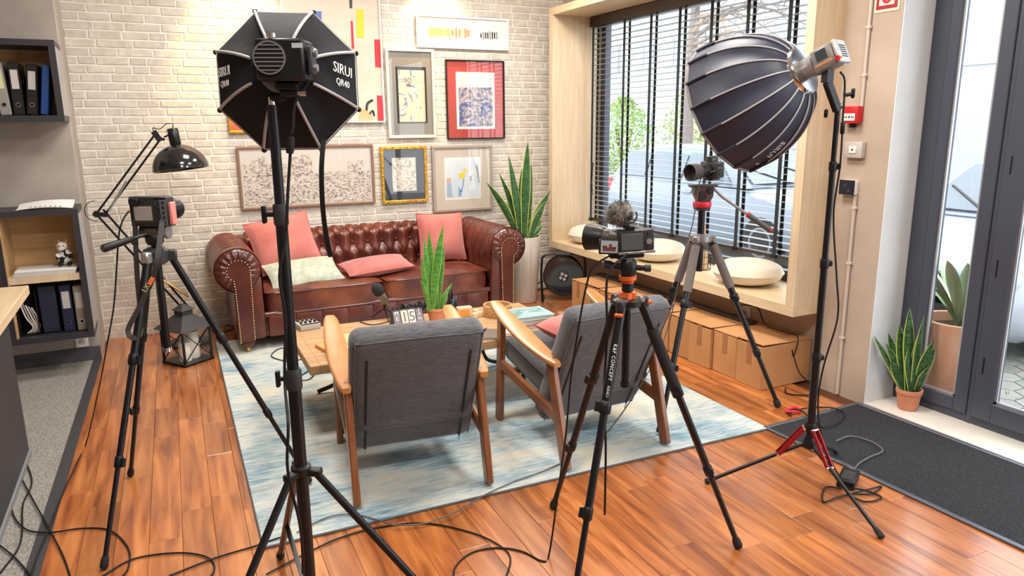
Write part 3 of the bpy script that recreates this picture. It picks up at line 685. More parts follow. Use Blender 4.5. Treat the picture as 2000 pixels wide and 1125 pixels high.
# ================================================================== tripod kit
def clamp(mb, p, d, r, h=.028): mb.lathe([(r, -h/2), (r*1.25, -h/3), (r*1.25, h/3), (r, h/2)], p, d, 12)
def tripod_leg(root, a, b, r, secs=3, mats=(BLACKM, BLACK), grip=None, name='leg', flip=1):
    a = Vector(a); b = Vector(b); d = (b-a); L = d.length; d.normalize(); lm = MB(); cl = MB()
    end = a
    for k in range(secs):
        p = a+d*L*(k/secs); q = a+d*(L*((k+1)/secs)-(0.02 if k == secs-1 else 0)); rr = r*(1-.17*k)
        lm.cyl(p, q, rr, 14)
    lg = build(name, lm, mats[0], root)
    side = d.cross(Vector((0, 0, 1))).normalized()
    for k in range(1, secs):
        p = a+d*L*(k/secs); rr = r*(1-.17*(k-1)); cm = MB(); cm.lathe([(rr*1.02, -.022), (rr*1.28, -.016), (rr*1.28, .016), (rr*1.02, .022)], p, d, 14)
        cm.bar(p+side*flip*rr*1.2-d*.014, p+side*flip*rr*1.25+d*.018, rr*1.7, .017)
        build('leg_clamp', cm, mats[1], lg)
    if grip: build('foam_grip', MB().cyl(a+d*L*grip[0], a+d*L*grip[1], r*1.28, 16), mk('foam grip', grip[2], rough=.85), lg)
    build('rubber_foot', MB().lathe([(r*.75, -.045), (r*1.0, -.03), (r*1.05, -.008), (r*.8, 0)], b, d, 14), RUBBER, lg)
    return lg
# ---- left tripod with pan head
LT = Vector((-.012, 3.211, 0)); feet = [Z(255, 931), Z(203, 1113), Z(606, 949)]
lt = thing('camera_tripod', 'black aluminium tripod with fluid pan head beside the left carpet', 'tripod', LT)
hz = D(296, 500, LT).z
for i, f in enumerate(feet):
    d = (f-LT); d.z = 0; d.normalize(); tripod_leg(lt, LT+d*.055+Vector((0, 0, hz-.01)), f+Vector((0, 0, .006 if i < 2 else RUGZ+.010)), .0145, 3, flip=-1)
    build('leg_hinge', MB().rbox((0, 0, 0), (.035, .045, .06), .006, 1, mat3(*frame_of(d), LT+d*.045+Vector((0, 0, hz)))), GREY if i == 1 else DKGREY, lt)
build('spider', MB().lathe([(.03, -.035), (.05, -.02), (.05, .02), (.03, .035)], LT+Vector((0, 0, hz)), (0, 0, 1), 18), DKGREY, lt)
cz = D(322, 684, LT).z
build('centre_column', MB().cyl(LT+Vector((0, 0, cz)), LT+Vector((0, 0, hz+.05)), .0155, 14), BLACKM, lt)
build('column_ring', MB().cyl(LT+Vector((0, 0, cz-.006)), LT+Vector((0, 0, cz+.012)), .018, 14), CHROME, lt)
h0 = hz+.045; tz = D(295, 447, LT).z
pan = Vector((.86, .5, 0)).normalized()
build('pan_base', MB().lathe([(.026, h0), (.034, h0+.012), (.034, h0+.035), (.028, h0+.045)], (LT.x, LT.y, 0), (0, 0, 1), 18), BLACK, lt)
hm = MB(); hc = LT+Vector((0, 0, (h0+tz)/2+.02)); sd = Vector((.89, -.45, 0))
hm.rbox((0, 0, 0), (.055, .06, tz-h0-.03), .012, 2, mat3(sd, Vector((.45, .89, 0)), Vector((0, 0, 1)), hc)); hm.cyl(hc-sd*.05, hc+sd*.05, .024, 18)
build('tilt_head', hm, mk('bronze black casting', (.05, .038, .03), rough=.4), lt)
build('tilt_disc', MB().cyl(hc+sd*.05, hc+sd*.062, .029, 20), GREY, lt)
hp = D(198, 487, LT+Vector((-.05, -.1, 0))); h1 = D(262, 452, LT)
ph = build('pan_handle', MB().cyl(hc, hp+(hc-hp)*.55, .007, 10), BLACKM, lt); build('handle_grip', MB().lathe([(.008, 0), (.012, .02), (.014, .07), (.016, .125), (.013, .13)], hp+(hc-hp)*.62, hp-hc, 14), BLACK, ph)
build('plate', MB().rbox((0, 0, 0), (.09, .05, .014), .003, 1, mat3(sd, Vector((.45, .89, 0)), Vector((0, 0, 1)), LT+Vector((0, 0, tz+.0)))), BLACK, lt)
# camera helper -----------------------------------------------------------------
def camera_body(root, c, side, fwd, w, h, d, mat):      # c = centre of the body, side = towards the right of its back face
    s = Vector(side).normalized(); f = Vector(fwd).normalized(); u = s.cross(f)
    m = mat3(s, f, u, c) if s.cross(f).dot(u) > 0 else mat3(s, f, u, c)
    build('body', MB().rbox((0, 0, 0), (w, d, h), .006, 2, m), mat, root)
    return m
CAMB = mk('camera body', (.018, .018, .02), rough=.42, bump=.1, bscale=300)
tz += .007
side = Vector((.85, -.527, 0)).normalized(); fw = Vector((.527, .85, 0)).normalized(); lc = LT+Vector((0, 0, tz+.062))
k1 = thing('camera', 'black mirrorless camera in a cage with pink trim, on the left tripod', 'camera', (LT.x, LT.y, tz))
m = camera_body(k1, lc, side, fw, .130, .098, .05, CAMB)
build('screen', MB().rbox((-.018, -.027, -.006), (.074, .004, .056), .002, 1, m), mk('grey lcd', (.36, .34, .32), rough=.25), k1, 0)
build('screen_bezel', MB().rbox((-.018, -.0262, -.006), (.084, .003, .066), .002, 1, m), mk('bronze bezel', (.10, .075, .05), rough=.3, metal=.5), k1, 0)
build('viewfinder', MB().rbox((-.048, -.032, .042), (.036, .022, .024), .005, 2, m), BLACK, k1)
for x, z_ in ((.036, .03), (.036, .004), (.048, .02), (.036, -.028), (.05, -.012)): build('button', MB().cyl(m @ Vector((x, -.025, z_)), m @ Vector((x, -.030, z_)), .0075, 12), DKGREY, k1)
build('top_dial', MB().cyl(m @ Vector((.03, 0, .049)), m @ Vector((.03, 0, .060)), .012, 16).cyl(m @ Vector((.05, -.008, .049)), m @ Vector((.05, -.008, .058)), .010, 16), DKGREY, k1)
build('cage_plate', MB().rbox((.066, -.027, -.002), (.026, .004, .10), .001, 1, m), mk('cage alloy', (.16, .17, .18), rough=.35, metal=.5), k1, 0)
for j in range(5): build('cage_slot', MB().cyl(m @ Vector((.068, -.0288, -.04+j*.019)), m @ Vector((.068, -.0296, -.04+j*.019)), .0055, 10), BLACK, k1)
build('cage', MB().rbox((0, 0, .056), (.15, .045, .007), .002, 1, m).rbox((0, 0, -.053), (.15, .05, .008), .002, 1, m).rbox((.079, 0, 0), (.008, .048, .115), .002, 1, m).rbox((-.074, 0, 0), (.006, .04, .115), .002, 1, m), DKGREY, k1)
for j in range(5): build('cage_hole', MB().cyl(m @ Vector((.083, -.012, -.04+j*.02)), m @ Vector((.084, -.012, -.04+j*.02)), .005, 10), BLACK, k1)
build('pink_grip', MB().rbox((.091, -.004, -.006), (.014, .034, .088), .003, 1, m), mk('salmon grip', (.75, .24, .20), rough=.5), k1)
build('lens', MB().lathe([(.034, .02), (.038, .03), (.038, .075), (.042, .08), (.042, .11), (.036, .11), (.034, .09), (.001, .09)], m @ Vector((.035, 0, 0)), fw, 24), BLACK, k1)
build('cable_plug', MB().rbox((-.084, -.005, -.0), (.02, .012, .012), .002, 1, m), mk('yellow plug', (.75, .55, .08), rough=.4), k1)
build('cable', MB().tube(smooth_path([m @ Vector((-.092, -.005, 0)), D(240, 430, LT), D(232, 460, LT), D(228, 520, LT+Vector((-.1, 0, 0))), D(222, 600, LT+Vector((-.12, 0, 0))), D(208, 680, LT+Vector((-.15, 0, 0))), D(195, 750, (-.30, 3.6)), Z(170, 860, .03), Z(150, 905, .014), Z(120, 970, .014), Z(95, 1035, .016), Z(75, 1080, .014), Z(60, 1125, .014)], 6), .0035, 6), CABLE, k1)
def ribbon(pts, w, t, facing=None):
    P = smooth_path(pts, 5); mb = MB(); vs = []; N = len(P)
    for i, p in enumerate(P):
        d = (P[min(i+1, N-1)]-P[max(i-1, 0)]).normalized(); f = Vector(facing) if facing else (p-EYE).normalized()
        s = d.cross(f).normalized(); n = s.cross(d)
        vs += [p+s*w/2+n*t/2, p-s*w/2+n*t/2, p-s*w/2-n*t/2, p+s*w/2-n*t/2]
    fs = [(0, 1, 2, 3), (4*N-1, 4*N-2, 4*N-3, 4*N-4)]
    for i in range(N-1): fs += [(4*i+k, 4*(i+1)+k, 4*(i+1)+(k+1) % 4, 4*i+(k+1) % 4) for k in range(4)]
    return mb.add(vs, fs)
q = LT+Vector((-.06, -.17, 0))
st = build('neck_strap', ribbon([m @ Vector((.06, -.03, -.03)), D(308, 500, q), D(298, 545, q), D(272, 600, q), D(250, 645, q), D(262, 660, q), D(276, 640, LT+Vector((0, .03, 0))), D(268, 540, LT), m @ Vector((-.06, -.02, -.03))], .019, .003), mk('dark webbing', (.03, .026, .024), rough=.8), k1)
build('strap_mark', ribbon([D(299, 542, q-Vector((0, .01, 0))), D(291, 556, q-Vector((0, .01, 0)))], .016, .003), mk('orange strap tab', (.7, .15, .04), rough=.6), st)
sp_ = D(285, 563, q-Vector((.0, .012, 0)))
text('strap_letters', 'LX', .028, mat3(*[v.normalized() for v in (Vector((.55, -.3, .8)), Vector((-.75, .4, .55)), Vector((-.45, -.88, .05)))], sp_), mk('gold print', (.7, .6, .3), rough=.5), st)
# ---- middle tripod
MT = Vector((1.452, 2.045, 0)); feet = [Z(1080, 993), Z(1443, 1071)]; feet.append(MT*3-feet[0]-feet[1])
mtp = thing('camera_tripod', 'black travel tripod with orange collars in front of the right armchair', 'tripod', MT)
hz = D(1225, 590, MT).z
for i, f in enumerate(feet):
    d = f-MT; d.z = 0; d.normalize()
    lg = tripod_leg(mtp, MT+d*.05+Vector((0, 0, hz)), f+Vector((0, 0, .005)), .0165, 3, flip=1 if i else -1, grip=(.10, .36, (.012, .012, .012)) if i == 1 else None)
    build('leg_hinge', MB().rbox((0, 0, 0), (.03, .04, .055), .006, 1, mat3(*frame_of(d), MT+d*.048+Vector((0, 0, hz)))), DKGREY, mtp)
    build('hinge_bolt', MB().cyl(MT+d*.05+Vector((0, 0, hz+.012))-d.cross(Vector((0, 0, 1)))*.02, MT+d*.05+Vector((0, 0, hz+.012))+d.cross(Vector((0, 0, 1)))*.02, .009, 12), CHROME, mtp)
    build('angle_lock', MB().rbox((0, 0, 0), (.028, .012, .03), .003, 1, mat3(*frame_of(d), MT+d*.072+Vector((0, 0, hz-.03 if i == 2 else hz)))), ORANGE, mtp)
    if i == 2:
        a0 = MT+d*.05+Vector((0, 0, hz)); dv = (f-a0); Ln = dv.length; dv.normalize(); nn = (EYE-(a0+dv*.2)); nn = (nn-dv*nn.dot(dv)).normalized()
        text('leg_letters', 'K&F CONCEPT', .017, mat3(dv, nn.cross(dv), nn, a0+dv*.20+nn*.0172), WHITE, lg, spacing=1.15)
        text('leg_letters', 'X254C1', .012, mat3(dv, nn.cross(dv), nn, a0+dv*.30+nn*.0172), WHITE, lg)
build('spider', MB().lathe([(.03, -.02), (.052, -.008), (.052, .01), (.035, .016)], MT+Vector((0, 0, hz)), (0, 0, 1), 20), BLACKM, mtp)
czb = D(1212, 735, MT+Vector((.05, .06, 0))).z
build('centre_column', MB().cyl(MT+Vector((0, 0, czb)), MT+Vector((0, 0, hz+.10)), .0135, 14).cyl(MT+Vector((0, 0, czb-.01)), MT+Vector((0, 0, czb+.012)), .017, 14), BLACKM, mtp)
def zz(py): return D(1225, py, MT).z
def disc(n, za, zb, r, mat, star=0):
    mb = MB()
    if star: mb.prism([(r*(1+.13*math.cos(6*k*2*PI/36))*math.cos(2*PI*k/36), r*(1+.13*math.cos(6*k*2*PI/36))*math.sin(2*PI*k/36)) for k in range(36)], za, zb, Matrix.Translation((MT.x, MT.y, 0)))
    else: mb.cyl(MT+Vector((0, 0, za)), MT+Vector((0, 0, zb)), r, 20)
    return build(n, mb, mat, mtp)
disc('column_lock', zz(582), zz(570), .030, ORANGE, 1); disc('column_collar', zz(568), zz(551), .020, BLACK); disc('orange_ring', zz(552), zz(548), .022, ORANGE)
disc('orange_ring', zz(546), zz(538), .030, ORANGE); disc('head_base', zz(538), zz(530), .026, BLACK)
bc = MT+Vector((0, 0, zz(522)))
build('ball_head', MB().lathe([(.024, -.03), (.03, -.01), (.03, .02), (.022, .03)], bc, (0, 0, 1), 18).cyl(bc, bc+Vector((.055, -.03, -.003)), .010, 12).cyl(bc, bc-Vector((.055, -.03, -.008)), .012, 12), BLACK, mtp)
build('knob', MB().cyl(bc+Vector((.05, -.028, -.003)), bc+Vector((.068, -.038, -.003)), .013, 14), DKGREY, mtp)
build('knob', MB().cyl(bc-Vector((.05, -.03, -.008)), bc-Vector((.075, -.04, -.012)), .016, 6), DKGREY, mtp)
disc('ball_stem', zz(513), zz(505), .011, ORANGE)
cs = Vector((.935, -.354, .05)).normalized(); cf = Vector((-.05, .999, 0)).normalized(); cf = (cf-cs*cf.dot(cs)).normalized(); cu_ = cs.cross(cf)
pm = mat3(cs, cf, cu_, D(1228, 498, MT))
build('quick_plate', MB().rbox((0, 0, 0), (.10, .045, .016), .004, 1, pm).rbox((-.055, 0, .004), (.03, .03, .022), .006, 1, pm), BLACK, mtp)
# camera on it
cc = D(1240, 468, MT); k2 = thing('camera', 'black vlogging camera with flip screen and furry microphone on middle tripod', 'camera', pm.translation)
m = mat3(cs, cf, cu_, cc); build('body', MB().rbox((0, 0, 0), (.125, .045, .072), .006, 2, m), CAMB, k2)
build('rear_panel', MB().rbox((-.016, -.024, -.003), (.076, .004, .058), .002, 1, m), mk('slate rear panel', (.07, .08, .085), rough=.35), k2, 0)
build('control_dial', MB().cyl(m @ Vector((.043, -.022, -.004)), m @ Vector((.043, -.027, -.004)), .010, 16), GREY, k2)
for z_ in (.022, -.026): build('button', MB().cyl(m @ Vector((.043, -.022, z_)), m @ Vector((.043, -.026, z_)), .005, 10), DKGREY, k2)
build('base_plate', MB().rbox((0, -.004, -.041), (.13, .04, .010), .002, 1, m), GREY, k2)
ld = (cf*.55-cs*.80+cu_*.02).normalized(); lo = m @ Vector((-.045, .02, .002))
ln = build('lens', MB().lathe([(.034, -.01), (.034, .03), (.030, .035), (.033, .05), (.033, .075)], lo, ld, 24), mk('bronze black lens', (.06, .045, .035), rough=.35), k2)
build('lens_hood', MB().lathe([(.036, .06), (.042, .075), (.047, .125), (.044, .125), (.038, .08), (.001, .08)], lo, ld, 24), BLACK, ln)
fm = m @ TR((-.098, -.03, -.012), rz=.12, rx=-.2, ry=.14)
fs_ = build('flip_screen', MB().rbox((0, 0, 0), (.072, .007, .052), .003, 1, fm), BLACK, k2)
build('display', MB().box((0, -.0038, 0), (.060, .001, .041), fm), mk('lit live view', (.20, .23, .23), rough=.3, emit=.12), fs_, 0)
build('display_view', MB().box((0, -.0045, -.009), (.046, .001, .012), fm).box((.004, -.0045, .003), (.010, .001, .012), fm).box((-.016, -.0045, -.001), (.016, .001, .008), fm).box((.018, -.0045, -.003), (.014, .001, .007), fm), mk('dark red live view furniture', (.10, .02, .02), rough=.3), fs_, 0)
build('hot_shoe', MB().rbox((-.018, 0, .042), (.03, .03, .014), .002, 1, m), BLACK, k2)
# furry microphone
mc = D(1210, 417, MT); mic = thing('microphone', 'grey furry windshield microphone with shock mount on the middle camera', 'microphone', mc)
mb = MB(); rf = random.Random(4)
mb.ball(mc, .042, 16, (1, 1.15, .92))
fur = MB()
for i in range(1500):
    d = Vector((rf.gauss(0, 1), rf.gauss(0, 1), rf.gauss(0, 1))).normalized(); b = mc+Vector((d.x*.040, d.y*.046, d.z*.037)); s, t, a = frame_of(d)
    tip = b+d*rf.uniform(.008, .018)+Vector((rf.uniform(-.006, .006), rf.uniform(-.006, .006), rf.uniform(-.009, .002))); fur.add([b+s*.0011, b-s*.0011, tip, b+t*.0011], [(0, 1, 2), (1, 3, 2), (3, 0, 2)])
FUR = mk('grey fur', (.06, .05, .045), (.36, .32, .28), rough=.9, scale=35)
fb = build('windshield', mb, FUR, mic); build('fur', fur, FUR, fb, 0, kind='stuff')
mcx = D(1229, 421, MT)-ray(1229, 421).normalized()*.035
build('mic_end', MB().cyl(mcx+ray(1229, 421).normalized()*.04, mcx, .012, 16), BLACK, mic)
arc = [mcx+_right*(.026*math.cos(a))+_down*(.026*math.sin(a)) for a in [math.radians(-30+24*k) for k in range(11)]]
build('shock_mount', MB().tube(arc, .003, 6), DKGREY, mic)
build('mic_shoe', MB().cyl(mc-Vector((0, 0, .035)), m @ Vector((-.018, 0, .045)), .008, 10), BLACK, mic)
# the two cables that hang from the camera
c1 = MB().tube(smooth_path([m @ Vector((-.06, -.02, -.03)), D(1160, 520, MT), D(1145, 560, MT), D(1130, 640, MT), D(1115, 740, MT), D(1105, 850, MT), D(1090, 960, MT+Vector((-.05, 0, 0))), Z(1073, 1080, .02), Z(1060, 1096, .005), Z(1020, 1077, .005), Z(970, 1070, .005), Z(920, 1080, .005), Z(888, 1110, .005), Z(890, 1150, .005)], 6), .0036, 6)
single('camera_cable', c1, CABLE, 'thin black cable hanging from flip screen camera and curling on the floor', 'cable')
c2 = MB().tube(smooth_path([m @ Vector((-.03, -.02, -.04)), D(1187, 540, MT+Vector((-.03, -.08, 0))), D(1186, 650, MT+Vector((-.03, -.08, 0))), D(1180, 760, MT+Vector((-.03, -.08, 0))), D(1183, 870, MT+Vector((-.02, -.08, 0))), D(1182, 960, MT+Vector((-.02, -.08, 0))), D(1181, 1005, MT+Vector((-.02, -.08, 0)))], 6), .0042, 6)
single('camera_cable', c2, CABLE, 'thick black cable hanging straight down in front of the middle tripod leg', 'cable')
# ---- window tripod
WT = Vector((2.679, 3.10, 0)); feet = [Z(1520, 796), Z(1288, 853)]; feet.append(WT*3-feet[0]-feet[1]); feet[2].y = min(feet[2].y, 3.62)
wt = thing('camera_tripod', 'grey wrapped tripod with red ringed fluid head in front of the window', 'tripod', WT)
hz = D(1367, 470, WT).z
for i, f in enumerate(feet):
    d = f-WT; d.z = 0; d.normalize()
    tripod_leg(wt, WT+d*.06+Vector((0, 0, hz)), f+Vector((0, 0, .008 if i == 0 else RUGZ+.012)), .019, 3, grip=(.02, .27, (.16, .135, .125)), flip=1 if i == 0 else -1)
    build('leg_hinge', MB().rbox((0, 0, 0), (.036, .045, .06), .006, 1, mat3(*frame_of(d), WT+d*.05+Vector((0, 0, hz+.01)))), GREY, wt)
build('spider', MB().lathe([(.035, -.03), (.06, -.01), (.06, .02), (.03, .03)], WT+Vector((0, 0, hz+.01)), (0, 0, 1), 18), GREY, wt)
zt = D(1370, 404, WT).z
build('centre_column', MB().cyl(WT+Vector((0, 0, hz-.17)), WT+Vector((0, 0, zt)), .019, 14), BLACKM, wt)
build('red_ring', MB().lathe([(.047, 0), (.050, .006), (.050, .026), (.047, .03)], WT+Vector((0, 0, zt)), (0, 0, 1), 24), mk('bright red ring', (.75, .02, .05), rough=.35), wt)
build('bowl', MB().lathe([(.03, -.02), (.045, -.012), (.046, 0)], WT+Vector((0, 0, zt)), (0, 0, 1), 20), DKGREY, wt)
ztop = D(1372, 361, WT).z; lx = Vector((.90, -.44, 0)).normalized(); ly = Vector((.44, .90, 0))
HEADM = mk('taupe head casting', (.085, .075, .072), rough=.4)
mm = mat3(lx, Vector((0, 0, 1)), lx.cross(Vector((0, 0, 1))), WT+Vector((0, 0, zt+.03)))
hh = ztop-zt-.03
build('fluid_head', MB().prism([(-.03, 0), (.035, 0), (.05, .03), (.052, hh-.012), (-.052, hh-.012), (-.055, .05)], -.032, .032, mm), HEADM, wt, .3)
for x_, z_, r_ in ((-.014, .034, .028), (.03, .06, .017)):
    build('drag_dial', MB().cyl(mm @ Vector((x_, z_, .032)), mm @ Vector((x_, z_, .046)), r_, 20).cyl(mm @ Vector((x_, z_, .046)), mm @ Vector((x_, z_, .050)), r_*.6, 16), DKGREY, wt)
build('dial_rim', MB().lathe([(.0285, .036), (.0305, .038), (.0305, .042), (.0285, .044)], mm @ Vector((-.014, .034, 0)), mm.to_3x3() @ Vector((0, 0, 1)), 24, cap=False), RED, wt)
build('slide_plate', MB().rbox((.0, hh-.004, 0), (.15, .016, .055), .003, 1, mm), HEADM, wt)
ha, hb, hcx = mm @ Vector((.058, hh-.02, 0)), D(1411, 385, WT+Vector((.05, -.03, 0))), D(1505, 450, WT+Vector((.22, -.12, 0)))
pb = build('pan_bar', MB().tube([ha, hb, hb+(hcx-hb)*.55], .0075, 10), GREY, wt); build('bar_grip', MB().cyl(hb+(hcx-hb)*.52, hcx, .015, 14), HEADM, pb)
build('grip_ring', MB().cyl(hb+(hcx-hb)*.51, hb+(hcx-hb)*.54, .0165, 14).cyl(hb+(hcx-hb)*.985, hcx+(hcx-hb)*.01, .0165, 14), RED, pb)
# camera on it, lens to the left
cc = D(1391, 331, WT); ld = Vector((-.93, -.10, -.06)).normalized(); bd_ = Vector((.1, -.99, 0)).normalized(); bd_ = (bd_-ld*bd_.dot(ld)).normalized(); up_ = ld.cross(bd_)
if up_.z < 0: up_ = -up_
m = mat3(bd_, -ld if False else ld, bd_.cross(ld), cc)
k3 = thing('camera', 'black camera with long lens pointing left on the tripod by the window', 'camera', (WT.x, WT.y, ztop+.006))
m = mat3(bd_, up_.cross(bd_) if (up_.cross(bd_)).dot(ld) > 0 else ld, up_, cc); m = mat3(bd_, ld, up_, cc)
build('body', MB().rbox((0, 0, 0), (.125, .055, .085), .008, 2, m).rbox((0, -.0, .05), (.045, .05, .03), .006, 2, m), mk('dark camera casting', (.035, .032, .03), rough=.4), k3)
build('rail', MB().rbox((0, 0, .068), (.03, .06, .006), .002, 1, m).rbox((0, 0, -.05), (.06, .06, .014), .003, 1, m), DKGREY, k3)
ln = build('lens', MB().lathe([(.032, .02), (.036, .03), (.036, .06), (.033, .063), (.033, .085), (.037, .088), (.037, .10)], cc, ld, 24), BLACK, k3)
build('lens_hood', MB().lathe([(.038, .10), (.043, .115), (.045, .168), (.042, .168), (.038, .12), (.001, .12)], cc, ld, 24), mk('lens hood', (.06, .05, .048), rough=.45), ln)
build('screen', MB().rbox((0, -.045, -.005), (.075, .006, .05), .002, 1, m @ Matrix.Rotation(.35, 4, 'X')), DKGREY, k3)
for x_, z_ in ((.064, .025), (.064, 0), (.064, -.02)): build('port_cover', MB().rbox((x_, .006, z_), (.003, .03, .014), .001, 1, m), BLACK, k3, 0)
single('camera_cable', MB().tube(smooth_path([cc+Vector((.02, -.07, .01)), D(1372, 345, WT+Vector((0, -.09, 0))), D(1362, 385, WT+Vector((0, -.09, 0))), D(1352, 440, WT+Vector((-.02, -.1, 0))), D(1335, 500, WT+Vector((-.05, -.1, 0))), D(1315, 600, WT+Vector((-.1, -.15, 0))), D(1290, 680, WT+Vector((-.1, -.20, 0))), D(1240, 770, (2.42, 2.55)), Z(1170, 860, .02), Z(1080, 912, .018), Z(1010, 938, .018), Z(950, 965, .018), Z(890, 1000, .022), Z(860, 1012, .024), Z(830, 1022, .016), Z(780, 1026, .022), Z(757, 1022, .024), Z(735, 1015, .018), Z(700, 1006, .018), Z(665, 1005, .018), Z(630, 1014, .018), Z(580, 1040, .018)], 5), .0032, 6), mk('grey cable', (.09, .09, .09), rough=.5), 'grey cable running from the window camera across the rug edge', 'cable')
# ================================================================== octagonal softbox and stand
S1 = Vector((.311, 2.077, 0))
s1 = thing('light_stand', 'black light stand carrying the octagonal softbox in the left foreground', 'light stand', S1)
def v1(px, py): return Vector((S1.x, S1.y, D(px, py, S1).z))
zh = v1(590, 915).z
build('lower_tube', MB().cyl(Vector((S1.x, S1.y, .10)), v1(572, 760), .0190, 18), BLACKM, s1)
build('middle_tube', MB().cyl(v1(572, 760), v1(546, 430), .0165, 18), BLACKM, s1)
build('upper_tube', MB().cyl(v1(546, 430), v1(528, 205), .0140, 18), BLACKM, s1)
build('spigot', MB().cyl(v1(528, 205), v1(525, 190), .010, 14), CHROME, s1)
for (a, b, r) in (((575, 760), (570, 720), .0235), ((547, 440), (544, 398), .0205)):
    cl_ = build('clamp_collar', MB().lathe([(r*.9, 0), (r, .006), (r, (v1(*b)-v1(*a)).length-.006), (r*.9, (v1(*b)-v1(*a)).length)], v1(*a), (0, 0, 1), 18), DKGREY, s1)
    p = (v1(*a)+v1(*b))/2; build('clamp_knob', MB().cyl(p-_right*.02, p-_right*.042, .007, 10).rbox((0, 0, 0), (.012, .02, .05), .005, 2, mat3(_right, _right.cross(Vector((0, 0, 1))), Vector((0, 0, 1)), p-_right*.046)), BLACK, cl_)
hb = MB().lathe([(.021, -.02), (.03, -.012), (.03, .008), (.021, .014)], Vector((S1.x, S1.y, zh)), (0, 0, 1), 18)
rear = Z(548, 1091); feet = []
ang0 = math.atan2(rear.y-S1.y, rear.x-S1.x); rad = (rear-S1).length
for k in range(3):
    a = ang0+k*2*PI/3+(0, .08, -.08)[k]; d = Vector((math.cos(a), math.sin(a), 0)); f = S1+d*rad+Vector((0, 0, .012)); top = S1+d*.045+Vector((0, 0, zh-.01))
    hb.rbox((0, 0, 0), (.03, .022, .05), .004, 1, mat3(*frame_of(d), S1+d*.038+Vector((0, 0, zh-.008))))
    lg = build('leg', MB().cyl(top, f, .0115, 14), BLACKM, s1); build('rubber_foot', MB().lathe([(.014, -.03), (.016, 0), (.012, .008)], f, f-top, 12), RUBBER, lg)
    br0 = Vector((S1.x, S1.y, .13)); mid = top.lerp(f, .60); build('brace', MB().bar(br0, mid, .016, .004), BLACKM, s1)
    build('rivet', MB().ball(mid, .0075, 10), CHROME, s1)
build('hub', hb, BLACK, s1)
build('lower_hub', MB().lathe([(.02, .10), (.027, .11), (.027, .145), (.02, .15)], S1, (0, 0, 1), 16), BLACK, s1)
# softbox
A = D(550, 138, S1); C0 = D(568, 165, (.345, 2.28)); ax = (C0-A).normalized(); C1 = A+ax*.20
s2 = thing('octagonal_softbox', 'black octagonal softbox with lamp head seen from behind, white lettering', 'softbox', A)
sx_, sy_, sz_ = frame_of(ax); RR = .209
def oct_pt(k, s, lift=0):
    a = math.radians(22.5+45*k); r = .055+(RR-.055)*s**.9; d = .16*s**1.7
    return A+ax*d+(sx_*math.cos(a)+sy_*math.sin(a))*(r+lift)-ax*lift
for k in range(8):
    def pan_(u, v, k=k):
        p = oct_pt(k, u).lerp(oct_pt(k+1, u), v); c = A+ax*((p-A).dot(ax)); sag = .012*math.sin(PI*v)*math.sin(PI*min(1, u*1.0))
        return p+(c-p).normalized()*sag
    build('panel', MB().grid(pan_, 12, 6), SOFTBLACK, s2, 2)
    build('rib', MB().tube([oct_pt(k, s_/14, .004) for s_ in range(2, 14)], .0042, 8), SILVER, s2)
    build('corner_pocket', MB().ball(oct_pt(k, 1.0), .008, 8), BLACK, s2)
build('diffuser', MB().prism([(RR*.99*math.cos(math.radians(22.5+45*k)), RR*.99*math.sin(math.radians(22.5+45*k))) for k in range(8)], -.004, 0, mat3(sx_, sy_, sz_, A+ax*.157)), WHITE, s2, 0)
build('speed_ring', MB().lathe([(.05, -.004), (.06, -.004), (.06, .012), (.05, .012)], A, ax, 28), GREY, s2)
def panel_text(body, k, u, size, dv=0.0, v=.5):
    p = oct_pt(k, u).lerp(oct_pt(k+1, u), v); q = oct_pt(k, u+.05).lerp(oct_pt(k+1, u+.05), v); out = (q-p).normalized(); tang = (oct_pt(k+1, u)-oct_pt(k, u)).normalized()
    nrm = out.cross(tang); nrm = nrm if (EYE-p).dot(nrm) > 0 else -nrm; nrm.normalize()
    r_ = _right-nrm*_right.dot(nrm); r_.normalize(); t_ = nrm.cross(r_)
    return text('lettering', body, size, mat3(r_, t_, nrm, p+nrm*.008+t_*dv), WHITE, s2)
kR = max(range(8), key=lambda k: ((oct_pt(k, 1)+oct_pt(k+1, 1))/2-C1).dot(_right)); kL = (kR+4) % 8
panel_text('SIRUI', kR, .66, .040, .016, .5); panel_text('QR40', kR, .66, .026, -.020, .5)
panel_text('SIRUI', kL, .70, .036, .012, .5); panel_text('QR40', kL, .70, .024, -.020, .5)
# lamp head
hc_ = D(548, 116, S1); hc_ = hc_-(hc_-EYE).normalized()*.07; hx, hy, hz_ = sx_, sy_, sz_
hm_ = mat3(_right, (_right.cross(Vector((0, 0, 1))).cross(_right)) if False else Vector((0, 0, 1)), _right.cross(Vector((0, 0, 1))), hc_)
lamp_ = build('lamp_head', MB().rbox((-.004, 0, -.055), (.125, .105, .11), .006, 1, hm_), BLACK, s2)
nb = hm_.to_3x3() @ Vector((0, 0, 1)); nb = nb if (EYE-hc_).dot(nb) > 0 else -nb
fc = D(523, 108, S1); fc = hc_+(hm_.to_3x3() @ Vector((-.028, .004, 0)))+nb*.001
build('fan_ring', MB().lathe([(.038, 0), (.042, 0), (.042, .004), (.038, .004)], fc, nb, 32, cap=False), GREY, lamp_)
build('fan_disc', MB().cyl(fc+nb*.0005, fc+nb*.0012, .039, 32), DKGREY, lamp_)
for j in range(7):
    yy = -.031+j*.0103; hw = math.sqrt(max(0, .038**2-yy*yy)); o_ = fc+nb*.003+Vector((0, 0, yy)); build('fan_bar', MB().bar(o_-_right*hw, o_+_right*hw, .005, .003), GREY, lamp_)
build('side_controls', MB().rbox((.07, .0, -.04), (.012, .07, .05), .003, 1, hm_), DKGREY, lamp_)
